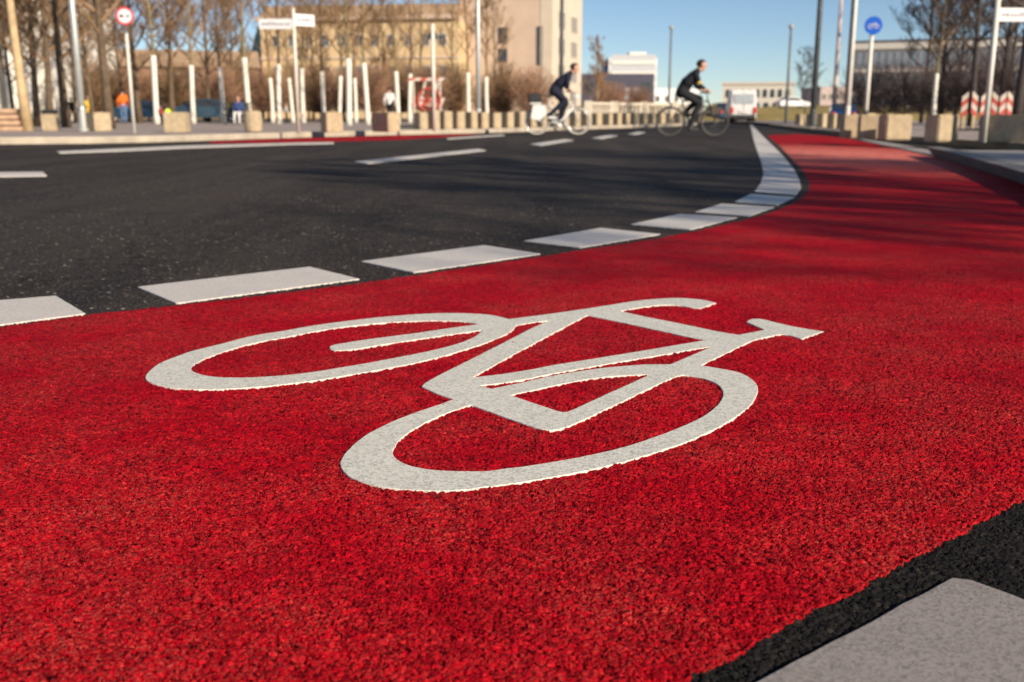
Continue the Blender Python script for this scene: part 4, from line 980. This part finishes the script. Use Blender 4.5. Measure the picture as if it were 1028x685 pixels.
# ------------------------------------------------------------ vehicles
def wheel(parent, x, y, r, w):
    m = MB(); prof = [(r * .55, -w / 2), (r * .9, -w / 2), (r, -w * .35), (r, w * .35), (r * .9, w / 2), (r * .55, w / 2)]
    vs = []; n = 24
    for rr, yy in prof:
        for j in range(n): a = 2 * PI * j / n; vs.append((rr * math.cos(a), yy, rr * math.sin(a)))
    fs = [(k * n + j, k * n + (j + 1) % n, (k + 1) * n + (j + 1) % n, (k + 1) * n + j) for k in range(5) for j in range(n)]
    m.add(vs, fs); t = m.build('wheel', M_BLACK, parent, smooth=True); t.location = (x, y, r)
    m = MB(); n2 = 20
    for s in (-1, 1): m.tube([(0, s * w * .30, 0), (0, s * w * .42, 0)], [r * .56, r * .5], n2)
    m.build('rim', M_CHROME, t)
def car(name, label, cat, p, rz, prof, glass, wd, mat, wx, wr, group=None, van=False):
    """prof: side outline (x forward, z); glass: side-window outline"""
    b = thing(name, label, cat, p, rz, group)
    n = len(prof); m = MB(); cols = [(-wd / 2, .0, 1), (-wd / 2 * .97, 0, 1), (wd / 2 * .97, 0, 1), (wd / 2, 0, 1)]
    zmax = max(q[1] for q in prof)
    def tap(z): return 1 - (.16 if not van else .06) * max(0, (z - zmax * .52) / (zmax * .48))
    vs = []
    for s in (-1, -.94, .94, 1):
        for x, z in prof:
            k = .965 if abs(s) == 1 else 1
            vs.append((x * k, s * wd / 2 * tap(z), zmax * .45 + (z - zmax * .45) * (k if abs(s) == 1 else 1)))
    fs = [tuple(range(n)), tuple(range(3 * n, 4 * n))[::-1]]
    for c in range(3):
        for i in range(n): fs.append((c * n + i, (c + 1) * n + i, (c + 1) * n + (i + 1) % n, c * n + (i + 1) % n))
    m.add(vs, fs); body = m.build('body', mat, b)
    for s in (-1, 1):
        m = MB(); g = []
        for x, z in glass: g.append((x, s * (wd / 2 * tap(z) * .985 + .012), z))
        g2 = [(x, y - s * .03, z) for x, y, z in g]; k = len(g)
        m.add(g + g2, [tuple(range(k)), tuple(range(k, 2 * k))[::-1]] + [(i, k + i, k + (i + 1) % k, (i + 1) % k) for i in range(k)]); m.build('side_window', M_GLASS, b)
        for x in wx: wheel(b, x, s * (wd / 2 - .11), wr, .21)
    return b, body, tap
# white van seen from behind
D = 66; p = A(743, 118, D); h = 2.05
prof = [(-2.2, .35), (2.1, .35), (2.25, .7), (2.1, 1.05), (1.5, 1.2), (.95, 1.85), (.5, h), (-2.0, h), (-2.18, 1.9), (-2.25, .9)]
b, body, tap = car('white_van', 'white van seen from behind driving away on the road', 'van', (p.x, p.y, 0), math.radians(82), prof, [(-.2, 1.25), (1.2, 1.25), (.8, 1.75), (-.2, 1.75)], 1.62, M_WPAINT, (-1.4, 1.5), .31, van=True)
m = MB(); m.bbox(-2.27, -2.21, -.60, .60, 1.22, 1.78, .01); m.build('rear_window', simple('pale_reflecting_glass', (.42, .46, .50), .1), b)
for s in (-1, 1): m = MB(); m.bbox(-2.31, -2.22, s * .70 - .09, s * .70 + .09, .62, 1.0, .02); m.build('tail_light', M_TAIL, b)
m = MB(); m.bbox(-2.38, -2.2, -.74, .74, .34, .55, .03); m.build('bumper', simple('dark_plastic', (.05, .05, .055), .6), b)
m = MB(); m.box(-2.29, -2.26, -.26, .26, .68, .80); m.build('number_plate', M_SWHITE, b)
m = MB(); m.box(-2.262, -2.25, -.008, .008, .6, 1.95); m.build('door_seam', M_BLACK, b)
CARP = [(-2.0, .3), (2.0, .3), (2.1, .55), (2.0, .78), (1.1, .92), (.45, 1.38), (-.9, 1.42), (-1.6, 1.0), (-2.05, .92), (-2.1, .5)]
CARG = [(-1.35, .98), (.95, .94), (.4, 1.32), (-.85, 1.35)]
M_BLUEC = simple('blue_car_paint', (.008, .05, .17), .25, var=.05); M_DBLUE = simple('dark_blue_car_paint', (.02, .05, .09), .25, var=.05)
def std_car(label, x, D, rz, mat, base=0.0, s=1.0, group='parked cars'):
    p = A(x, 118, D); b, body, tap = car('parked_car', label, 'car', (p.x, p.y, base), rz, CARP, CARG, 1.72, mat, (-1.3, 1.3), .31, group)
    for sd in (-1, 1):
        MB().bbox(1.93, 2.04, sd * .62 - .14, sd * .62 + .14, .58, .72, .02).build('headlight', M_HEADL, b)
        MB().bbox(-2.09, -1.98, sd * .64 - .13, sd * .64 + .13, .68, .84, .02).build('tail_light', M_TAIL, b)
    m = MB(); m.add([(1.05, -.68, .94), (1.05, .68, .94), (.46, .6, 1.36), (.46, -.6, 1.36)], [(0, 1, 2, 3)]); o = m.build('windscreen', M_GLASS, b); o.location = (.03, 0, .02)
    m = MB(); m.add([(-1.58, -.66, 1.02), (-1.58, .66, 1.02), (-.92, .6, 1.41), (-.92, -.6, 1.41)], [(3, 2, 1, 0)]); o = m.build('rear_window', M_GLASS, b); o.location = (-.03, 0, .02)
    b.scale = (s, s, s); return b
std_car('small blue car standing behind the far granite blocks at the right', 845, 44, math.radians(75), M_BLUEC, KZ - .01, .62)
std_car('dark blue car between the dark rider and the white van', 725, 78, math.radians(95), M_DBLUE)
std_car('dark teal car parked behind the second white trunk', 212, 56, math.radians(10), simple('teal_car_paint', (.03, .06, .09), .3), KZ - .01, .9)
std_car('dark blue car parked far behind the first white trunk', 148, 62, math.radians(5), M_DBLUE, KZ - .01, .9)
std_car('small white car far off on the bank road, right of the arcade building', 795, 74, math.radians(8), M_WPAINT, 1.0, .55, None)

# ------------------------------------------------------------ people
def sdf_body(name, parts, mats, parent, voxel=0.014, smooth=2):
    """one continuous skin grown over tapered limbs; parts = [(p, q, r0, r1, material index)]"""
    m = MB()
    for p, q, r0, r1, mi in parts:
        p = Vector(p); q = Vector(q); L = (q - p).length; pts = []; rr = []
        ax = (q - p).normalized() if L > 1e-6 else Vector((0, 0, 1))
        for a in (0, .3, .6, .85): pts.append(p - ax * r0 * math.cos(a * PI / 2)); rr.append(max(.002, r0 * math.sin(a * PI / 2)))
        for t in (0, .25, .5, .75, 1): pts.append(p.lerp(q, t)); rr.append(r0 + (r1 - r0) * t)
        for a in (.15, .4, .7, 1): pts.append(q + ax * r1 * math.sin(a * PI / 2)); rr.append(max(.002, r1 * math.cos(a * PI / 2)))
        m.tube(pts, rr, 12, mi)
    me = bpy.data.meshes.new('tmp'); me.from_pydata(m.v, [], m.f); me.update()
    bm = bmesh.new(); bm.from_mesh(me); bmesh.ops.recalc_face_normals(bm, faces=bm.faces); bm.to_mesh(me); bm.free()
    o = bpy.data.objects.new('tmp', me); C.objects.link(o)
    md = o.modifiers.new('r', 'REMESH'); md.mode = 'VOXEL'; md.voxel_size = voxel
    sm = o.modifiers.new('s', 'SMOOTH'); sm.factor = .5; sm.iterations = smooth
    bpy.context.view_layer.update()
    me2 = bpy.data.meshes.new_from_object(o.evaluated_get(bpy.context.evaluated_depsgraph_get()))
    bpy.data.objects.remove(o); me2.name = name; me2.materials.clear()
    for mt in mats: me2.materials.append(mt)
    A_ = np.array([p[0] for p in parts], float); B_ = np.array([p[1] for p in parts], float); R0 = np.array([p[2] for p in parts]); R1 = np.array([p[3] for p in parts]); MI = np.array([p[4] for p in parts])
    cen = np.array([f.center[:] for f in me2.polygons]); best = np.full(len(cen), 1e9); mi = np.zeros(len(cen), int)
    for k in range(len(parts)):
        d = B_[k] - A_[k]; t = np.clip(((cen - A_[k]) @ d) / max(d @ d, 1e-9), 0, 1); dist = np.linalg.norm(cen - A_[k] - t[:, None] * d, axis=1) - (R0[k] + (R1[k] - R0[k]) * t)
        w = dist < best; best[w] = dist[w]; mi[w] = MI[k]
    me2.polygons.foreach_set('material_index', mi.astype(np.int32)); me2.polygons.foreach_set('use_smooth', [True] * len(cen)); me2.update()
    o = bpy.data.objects.new(name, me2); C.objects.link(o)
    if parent: o.parent = parent
    return o
M_SKIN = simple('skin', (.58, .32, .22), .6, var=.06); M_HAIR = simple('dark_hair', (.03, .02, .015), .7); M_NAVY = simple('navy_cloth', (.007, .009, .026), .85, var=.2, scale=12)
M_JEANS = simple('blue_denim', (.12, .20, .36), .85, var=.2); M_SHOE = simple('dark_shoe', (.03, .03, .03), .5); M_SHOEW = simple('white_shoe', (.70, .68, .65), .6)
M_BLK = simple('black_cloth', (.006, .007, .011), .85, var=.2); M_BAND = simple('yellow_band', (.60, .42, .08), .7)
def fingers(hand, fdir, down, side, s=1.0):
    """palm plus four unequal curled fingers and a thumb leaving the palm's side"""
    h = Vector(hand); f = Vector(fdir).normalized(); d = Vector(down).normalized(); w = Vector(side).normalized(); out = []
    out.append((h - f * .045 * s, h + f * .03 * s, .026 * s, .030 * s, 0)); out.append((h + w * .02 * s, h + w * .02 * s + f * .035 * s, .022 * s, .022 * s, 0)); out.append((h - w * .02 * s, h - w * .02 * s + f * .035 * s, .022 * s, .022 * s, 0))
    for k, L in enumerate((.062, .075, .070, .055)):
        o = h + f * .045 * s + w * (-.033 + .022 * k) * s; a = o + f * L * .45 * s + d * .012 * s; b = a + d * L * .45 * s; c = b - f * L * .3 * s + d * .006
        out += [(o, a, .0105 * s, .010 * s, 0), (a, b, .010 * s, .0095 * s, 0), (b, c, .0095 * s, .0085 * s, 0)]
    t0 = h - w * .035 * s - f * .01 * s; t1 = t0 - w * .018 * s + f * .03 * s + d * .015 * s; t2 = t1 + f * .02 * s + d * .022 * s
    out += [(t0, t1, .013 * s, .011 * s, 0), (t1, t2, .011 * s, .009 * s, 0)]
    return out
def head(c, fwd, r=.098):
    """skull, jaw, nose, ears and neck direction; face looks along fwd"""
    c = Vector(c); f = Vector(fwd).normalized(); u = Vector((0, 0, 1)); u = (u - f * u.dot(f)).normalized(); w = f.cross(u)
    P = [(c - f * .025 + u * .025, c + f * .02 + u * .03, r * .88, r * .80, 0), (c + f * .03 - u * .03, c + f * .045 - u * .085, r * .58, r * .40, 0), (c + f * .085 + u * .005, c + f * .112 - u * .022, .011, .015, 0),
         (c + f * .083 + u * .022 - w * .03, c + f * .083 + u * .022 + w * .03, .012, .012, 0), (c + f * .088 - u * .058 - w * .016, c + f * .088 - u * .058 + w * .016, .009, .009, 0)]
    for s in (-1, 1): P.append((c + w * s * (r * .86) + u * .012, c + w * s * (r * .90) - u * .025 - f * .004, .014, .010, 0))
    return P
def face_and_hair(b, c, fwd, hairmat=M_HAIR, r=.098, longer=False):
    c = Vector(c); f = Vector(fwd).normalized(); u = Vector((0, 0, 1)); u = (u - f * u.dot(f)).normalized(); w = f.cross(u)
    bm = bmesh.new(); bmesh.ops.create_uvsphere(bm, u_segments=24, v_segments=16, radius=1)
    rm = [v for v in bm.verts if (v.co.x > .40 and v.co.z < .52) or v.co.z < (-.45 if not longer else -1.2) or (abs(v.co.y) > .75 and v.co.x > .05 and v.co.z < .2)]
    bmesh.ops.delete(bm, geom=rm, context='VERTS')
    for v in bm.verts:
        q = v.co.copy(); k = 1 + .03 * math.sin(q.x * 17 + q.z * 13) + .02 * math.sin(q.y * 29)
        v.co = c - f * .012 + u * .032 + (f * q.x * (r * 1.14) + w * q.y * (r * .96) + u * q.z * (r * 1.05)) * k
    geo = bmesh.ops.solidify(bm, geom=bm.faces[:], thickness=.008)
    me = bpy.data.meshes.new('hair'); bm.to_mesh(me); bm.free(); me.materials.append(hairmat); o = bpy.data.objects.new('hair', me); C.objects.link(o); o.parent = b
    for s in (-1, 1): MB().ball(c + f * .083 + w * s * .031 + u * .008, .0115, seg=10).build('eye', M_HAIR, b)

def wheel_bike(b, x, r, tyre, rim, name='wheel'):
    m = MB(); m.ring((0, 0, 0), (0, 1, 0), r - .018, .019, 48, 10); w = m.build(name, tyre, b, smooth=True); w.location = (x, 0, r)
    m = MB(); m.ring((0, 0, 0), (0, 1, 0), r - .045, .010, 48, 8); m.build('rim', rim, w, smooth=True)
    m = MB()
    for i in range(28):
        a = 2 * PI * i / 28; s = 1 if i % 2 else -1; a2 = a + s * .35
        m.tube([(.02 * math.cos(a2), s * .028, .02 * math.sin(a2)), ((r - .05) * math.cos(a), 0, (r - .05) * math.sin(a))], .0010, 4)
    m.build('spokes', simple('dull_spokes', (.25, .25, .25), .5, .5), w)
    MB().tube([(0, -.05, 0), (0, .05, 0)], .022, 12).build('hub', M_CHROME, w)
def bicycle(name, label, p, rz, r, wb, fmat, tyre, rim, bb, seat, bar, crank_a, step=False, grp='ridden bicycles', guards=None):
    b = thing(name, label, 'bicycle', p, rz, grp); xr, xf = -wb / 2, wb / 2
    wheel_bike(b, xr, r, tyre, rim, 'rear_wheel'); wheel_bike(b, xf, r, tyre, rim, 'front_wheel')
    bb = Vector((bb[0], 0, bb[1])); st = Vector((seat[0], 0, seat[1])); br = Vector((bar[0], 0, bar[1]))
    ax = Vector((xf - .13 , 0, r + .34)); hd_t = Vector((xf - .20, 0, r + .50)); hd_b = Vector((xf - .12, 0, r + .33)); stj = bb.lerp(st, .82); ra = Vector((xr, 0, r))
    m = MB()
    m.tube([bb, st - Vector((0, 0, .05))], .016, 12); m.tube([hd_t, hd_b], .021, 12)
    if step: m.tube([bb, bb.lerp(hd_b, .35) + Vector((0, 0, -.05)), hd_b + Vector((-.02, 0, .03))], .028, 12)
    else: m.tube([bb, hd_b + Vector((-.01, 0, .03))], .020, 12); m.tube([stj, hd_t + Vector((.01, 0, -.03))], .015, 12)
    for s in (-1, 1):
        m.tube([bb + Vector((0, s * .03, 0)), ra + Vector((0, s * .062, 0))], .010, 8); m.tube([stj + Vector((0, s * .015, -.05)), ra + Vector((0, s * .062, 0))], .008, 8)
    m.build('frame', fmat, b, smooth=True)
    m = MB(); m.tube([hd_t + Vector((0, 0, .02)), hd_b], .014, 10)
    for s in (-1, 1): m.tube([hd_b + Vector((0, s * .015, 0)), hd_b + Vector((.015, s * .058, -.06)), Vector((xf - .03, s * .06, r + .1)), Vector((xf, s * .058, r))], .012, 8)
    m.build('fork', fmat, b, smooth=True)
    m = MB(); m.tube([hd_t, hd_t.lerp(br, .9), br + Vector((.02, 0, 0))], .013, 8)
    m.tube([br + Vector((-.10, -.28, -.01)), br + Vector((.0, -.22, 0)), br + Vector((.03, 0, 0)), br + Vector((.0, .22, 0)), br + Vector((-.10, .28, -.01))], .012, 8); hb = m.build('handlebar', M_CHROME, b, smooth=True)
    for s in (-1, 1): MB().tube([br + Vector((-.11, s * .285, -.012)), br + Vector((-.01, s * .225, 0))], .017, 10).build('grip', M_BLACK, hb)
    m = MB(); m.side([(st.x - .15, st.z + .01), (st.x - .13, st.z + .05), (st.x, st.z + .035), (st.x + .14, st.z + .03), (st.x + .15, st.z + .01), (st.x, st.z - .005)], -.06, .06)
    for i, v in enumerate(m.v): t = (v[0] - st.x + .15) / .3; m.v[i] = (v[0], v[1] * (1.3 - 1.05 * t), v[2])
    m.build('saddle', M_BLACK, b)
    m = MB(); lathe_y = []
    m.ring(bb + Vector((0, -.04, 0)), (0, 1, 0), .085, .008, 32, 6)
    for j in range(5): a = j * 2 * PI / 5; m.tube([bb + Vector((0, -.04, 0)), bb + Vector((.085 * math.cos(a), -.04, .085 * math.sin(a)))], .006, 6)
    m.tube([bb + Vector((0, -.07, 0)), bb + Vector((0, .07, 0))], .02, 12); cr = m.build('chainring', M_CHROME, b)
    P = []
    for s in (-1, 1):
        a = crank_a if s < 0 else crank_a + PI; e = bb + Vector((.17 * math.cos(a), s * .075, .17 * math.sin(a)))
        MB().tube([bb + Vector((0, s * .072, 0)), e], [.013, .010], 8).build('crank', M_CHROME, b)
        m = MB(); m.bbox(e.x - .045, e.x + .045, min(e.y, e.y + s * .09), max(e.y, e.y + s * .09), e.z - .012, e.z + .012, .004); m.build('pedal', M_BLACK, b); P.append(e + Vector((0, s * .045, .012)))
    m = MB()
    m.tube([bb + Vector((0, -.04, .085)), ra + Vector((0, -.04, .035))], .005, 5); m.tube([bb + Vector((0, -.04, -.085)), ra + Vector((0, -.04, -.035))], .005, 5); m.ring(ra + Vector((0, -.04, 0)), (0, 1, 0), .035, .006, 20, 5); m.build('chain', M_DARKP, b)
    if guards:
        for xx, a0, a1 in ((xr, 20, 190), (xf, 15, 150)):
            pts = [(xx + (r + .03) * math.cos(math.radians(a)), (r + .03) * math.sin(math.radians(a)) + r) for a in range(a0, a1, 10)]
            m = MB()
            for (x0, z0), (x1, z1) in zip(pts[:-1], pts[1:]): m.add([(x0, -.03, z0), (x0, .03, z0), (x1, .03, z1), (x1, -.03, z1), (x0, -.03, z0 + .006), (x0, .03, z0 + .006), (x1, .03, z1 + .006), (x1, -.03, z1 + .006)], [(0, 1, 2, 3), (4, 7, 6, 5), (0, 4, 5, 1), (2, 6, 7, 3), (1, 5, 6, 2), (0, 3, 7, 4)])
            m.build('mudguard', guards, b)
    return b, br, P
def rider(label, p, rz, hip, knee, sh, neck, headc, fwd, elbow, br, ped, mats, back_w=.15, extra=None, shoe=M_SHOE, hair=M_HAIR):
    """mats: skin, jacket, trousers, shoe, accent"""
    b = thing('person', label, 'person', p, rz)
    V = Vector; hip = V((hip[0], 0, hip[1])); sh = V((sh[0], 0, sh[1])); neck = V((neck[0], 0, neck[1])); hc = V((headc[0], 0, headc[1]))
    J = []; mid = hip.lerp(sh, .5) + V((-.03, 0, .02))
    J += [(hip + V((-.02, -.07, 0)), hip + V((-.02, .07, 0)), .115, .115, 2), (hip + V((0, 0, .04)), mid, .125, .130, 1), (mid + V((0, -.06, 0)), sh + V((-.02, -.09, -.04)), .115, .105, 1), (mid + V((0, .06, 0)), sh + V((-.02, .09, -.04)), .115, .105, 1),
          (sh + V((0, -.15, 0)), sh + V((0, .15, 0)), .075, .075, 1), (sh + V((0, 0, .02)), neck, .075, .062, 1), (neck, hc - V((0, 0, .05)), .056, .052, 0)]
    J += head(hc, fwd, .106)
    for s in (-1, 1):
        el = V((elbow[0], s * .24, elbow[1])); hand = br + V((-.045, s * .255, .035)); shj = sh + V((0, s * .18, -.01))
        wr = hand + (el - hand).normalized() * .075
        J += [(shj, el, .060, .046, 1), (el, el.lerp(wr, .75), .046, .034, 1), (el.lerp(wr, .75), wr, .028, .024, 0)]
        if extra and s < 0: J.append((el.lerp(shj, .20), el.lerp(shj, .32), .050, .052, 4))
        J += fingers(hand, (hand - el).normalized() * .6 + V((.5, 0, -.1)), (0.1, 0, -1), (0, -s * 1.0, 0))
        kn = V((knee[0 if s < 0 else 1][0], s * .10, knee[0 if s < 0 else 1][1])); pe = ped[0 if s < 0 else 1]
        an = pe + V((-.06, 0, .095)); hj = hip + V((0, s * .09, -.01))
        J += [(hj, kn, .098, .064, 2), (kn, kn.lerp(an, .35) + V((-.015, 0, 0)), .062, .060, 2), (kn.lerp(an, .35) + V((-.015, 0, 0)), an, .060, .042, 2), (an, pe + V((-.075, 0, .045)), .042, .040, 3), (pe + V((-.07, 0, .04)), pe + V((.09, 0, .03)), .038, .034, 3), (pe + V((.09, 0, .03)), pe + V((.13, 0, .028)), .033, .026, 3)]
    J = [(a_, b_, r0 * (1.17 if m_ in (1, 2, 4) else 1.0), r1 * (1.17 if m_ in (1, 2, 4) else 1.0), m_) for a_, b_, r0, r1, m_ in J]
    sdf_body('body', J, mats, b, .011, 2)
    face_and_hair(b, hc, fwd, hair, r=.106)
    return b
# rider 1: white bicycle
p = W(559.5, 135.3); D1 = p.y; s1 = FP / D1
g0 = (p.x, p.y, 0.004)
M_WBIKE = simple('white_bicycle_paint', (.74, .72, .70), .35, var=.04)
b1, br, ped = bicycle('white_bicycle', 'white bicycle with a black box on its carrier, ridden across the far road', g0, .03, .345, 1.10, M_WBIKE, M_RUBW, M_CHROME, (-.03, .30), (-.24, .98), (.35, 1.12), math.radians(150), True, guards=M_WBIKE)
m = MB()
for s in (-1, 1): m.tube([(-.90, s * .07, .76), (-.38, s * .07, .76)], .008, 6); m.tube([(-.55, s * .08, .36), (-.62, s * .07, .76)], .007, 6)
for x in (-.86, -.7, -.54, -.4): m.tube([(x, -.07, .76), (x, .07, .76)], .006, 6)
m.build('carrier', M_CHROME, b1)
MB().bbox(-.78, -.44, -.14, .14, .83, 1.06, .03).build('carrier_box', M_BLACK, b1)
MB().bbox(-.74, -.42, -.12, .12, .775, .826, .02).build('box_base', M_WBIKE, b1)
m = MB(); m.side([(-.72, .42), (-.48, .36), (-.30, .55), (-.34, .76), (-.66, .76)], -.20, -.10); m.build('pannier', M_WPAINT, b1)
m = MB(); m.bbox(.44, .56, -.06, .06, .93, 1.03, .02); m.build('front_lamp', M_WPAINT, b1)
rider('person in dark navy clothes leaning forward, riding the white bicycle', g0, .03, (-.08, 1.12), ((.21, .88), (.24, .80)), (.25, 1.50), (.33, 1.585), (.44, 1.70), (1, 0, -.12), (.24, 1.22), br, ped, [M_SKIN, M_NAVY, M_NAVY, M_SHOEW, M_BAND])
# rider 2: dark bicycle
p = W(694.8, 137.7); g0 = (p.x, p.y, 0.004)
M_BBIKE = simple('black_bicycle_paint', (.02, .025, .025), .35, var=.04)
b2, br, ped = bicycle('dark_bicycle', 'dark slim bicycle crossing the road in front of the white van', g0, .02, .35, 1.06, M_BBIKE, M_BLACK, simple('dull_rim', (.16, .15, .12), .5, .3), (-.07, .30), (-.30, .94), (.32, 1.03), math.radians(-78), False)
rider('person in black jacket with a yellow arm band, riding the dark bicycle', g0, .02, (-.27, 1.02), ((.13, .76), (.17, .88)), (.00, 1.43), (.07, 1.51), (.16, 1.63), (1, 0, -.10), (.10, 1.16), br, ped, [M_SKIN, M_BLK, M_BLK, M_SHOE, M_BAND], extra=True)
# pedestrians and seated people far off
def pedestrian(label, x, D, base, rz, mats, hscale=1.0, seated=False, stride=.12, group=None):
    p = A(x, 118, D); b = thing('person', label, 'person', (p.x, p.y, base), rz, group); V = Vector
    zs = -.38 if seated else 0; hz = .93 + zs; J = []
    J += [(V((0, -.07, hz)), V((0, .07, hz)), .11, .11, 2), (V((0, 0, hz + .05)), V((.01, 0, 1.16 + zs)), .12, .125, 1), (V((0, -.07, 1.18 + zs)), V((0, -.1, 1.36 + zs)), .11, .10, 1), (V((0, .07, 1.18 + zs)), V((0, .1, 1.36 + zs)), .11, .10, 1),
          (V((0, -.15, 1.42 + zs)), V((0, .15, 1.42 + zs)), .07, .07, 1), (V((0, 0, 1.42 + zs)), V((.01, 0, 1.58 + zs)), .06, .052, 0)]
    hc = (.03, 0, 1.645 + zs); J += head(hc, (1, 0, 0))
    for s in (-1, 1):
        sh = V((0, s * .19, 1.42 + zs)); el = V((-.02 - s * .04, s * .25, 1.14 + zs)); wr = V((.10 - s * .08, s * .24, .90 + zs)) if not seated else V((.25, s * .18, 1.02 + zs))
        J += [(sh, el, .055, .044, 1), (el, wr, .044, .032, 1)] + fingers(wr + (wr - el).normalized() * .06, (wr - el), (.6, 0, -.4), (1 if not seated else 0, -s * (0 if not seated else 1), 0))
        hj = V((0, s * .09, hz)); 
        if seated: kn = V((.42, s * .12, hz + .02)); an = V((.44, s * .12, .10))
        else: kn = V((stride * s * .6 + .03, s * .095, .50)); an = V((stride * s * 1.1, s * .09, .09))
        J += [(hj, kn, .092, .06, 2), (kn, an, .058, .042, 2), (an - V((.03, 0, .04)), an + V((.13, 0, -.055)), .040, .032, 3)]
    sdf_body('body', J, mats, b, .016, 1); face_and_hair(b, hc, (1, 0, 0)); b.scale = (hscale,) * 3
    return b
M_ORANGE = simple('orange_coat', (.85, .16, .01), .7, var=.08); M_YEL = simple('yellow_jacket', (.72, .46, .03), .7, var=.1); M_HIVIS = simple('lime_vest', (.62, .80, .02), .7); M_WCLO = simple('white_cloth', (.75, .73, .70), .8); M_BLUEJ = simple('blue_jacket', (.03, .06, .18), .8); M_REDJ = simple('red_jacket', (.50, .04, .04), .8)
pedestrian('person in bright orange coat and blue jeans left of the red-ringed sign post', 124.5, 50, KZ - .006, 1.9, [M_SKIN, M_ORANGE, M_JEANS, M_SHOE, M_BAND], .92)
pedestrian('person in yellow jacket walking just right of the near grey lamp post', 90, 48, KZ - .006, -1.2, [M_SKIN, M_YEL, M_YEL, M_SHOE, M_BAND], .72)
pedestrian('person in dark clothes left of the near grey lamp post', 72.5, 50, KZ - .006, -.6, [M_SKIN, M_BLK, M_BLK, M_SHOE, M_BAND], .70)
pedestrian('child in lime yellow vest behind the widest granite cube', 169, 40, KZ - .006, 2.2, [M_SKIN, M_HIVIS, M_BLK, M_SHOE, M_BAND], .42)
pedestrian('child in red jacket beside the child in the lime vest', 161.5, 41, KZ - .006, 1.0, [M_SKIN, M_REDJ, M_BLK, M_SHOE, M_BAND], .44)
pedestrian('person in blue jacket sitting on the dark olive bench', 240, 42.9, KZ - .006 + 0.0, -1.57, [M_SKIN, M_BLUEJ, M_WCLO, M_SHOE, M_BAND], .85, seated=True)
pedestrian('person in white top standing behind the shaded granite block', 391.5, 48, KZ - .006, 1.4, [M_SKIN, M_WCLO, M_BLK, M_SHOE, M_BAND], .95)
pedestrian('person in white jacket between the two short white trunks left of the name post', 287.5, 50, KZ - .006, .4, [M_SKIN, M_WCLO, M_BLK, M_SHOE, M_BAND], .55)

# ------------------------------------------------------------ camera, sun, sky
cam = bpy.data.cameras.new('camera'); co = bpy.data.objects.new('camera', cam); C.objects.link(co)
co.location = (0, 0, HC); co.rotation_euler = (math.radians(90) - TILT, 0, 0)
cam.sensor_width = 36; cam.lens = 36 * FP / 1028; cam.clip_end = 8000; cam.clip_start = 0.02
cam.dof.use_dof = True; cam.dof.focus_distance = 1.5; cam.dof.aperture_fstop = 5.9
bpy.context.scene.camera = co
EL = math.radians(26); AZ = math.atan2(0.66, -0.75)        # clockwise from +Y
S = Vector((math.cos(EL) * math.sin(AZ), math.cos(EL) * math.cos(AZ), math.sin(EL)))
sl = bpy.data.lights.new('sun', 'SUN'); sl.energy = 5.0; sl.angle = math.radians(0.5); sl.color = (1.0, 0.86, 0.68)
so = bpy.data.objects.new('sun', sl); C.objects.link(so); so.rotation_euler = S.to_track_quat('Z', 'Y').to_euler()
so.location = S * 50
w = bpy.data.worlds.new('World'); bpy.context.scene.world = w; w.use_nodes = True
nt = w.node_tree; bg = nt.nodes['Background']
sk = nt.nodes.new('ShaderNodeTexSky'); sk.sky_type = 'NISHITA'; sk.sun_disc = False
sk.sun_elevation = EL; sk.sun_rotation = AZ; sk.altitude = 0; sk.air_density = 0.75; sk.dust_density = 0.0; sk.ozone_density = 3.0
nt.links.new(sk.outputs[0], bg.inputs[0]); bg.inputs[1].default_value = 0.08
sc = bpy.context.scene
sc.view_settings.view_transform = 'Standard'; sc.view_settings.look = 'None'; sc.view_settings.gamma = 1
sc.view_settings.exposure = 0.35
sc.view_settings.use_curve_mapping = False
sc.render.engine = 'CYCLES'; sc.cycles.use_denoising = True; sc.cycles.max_bounces = 5
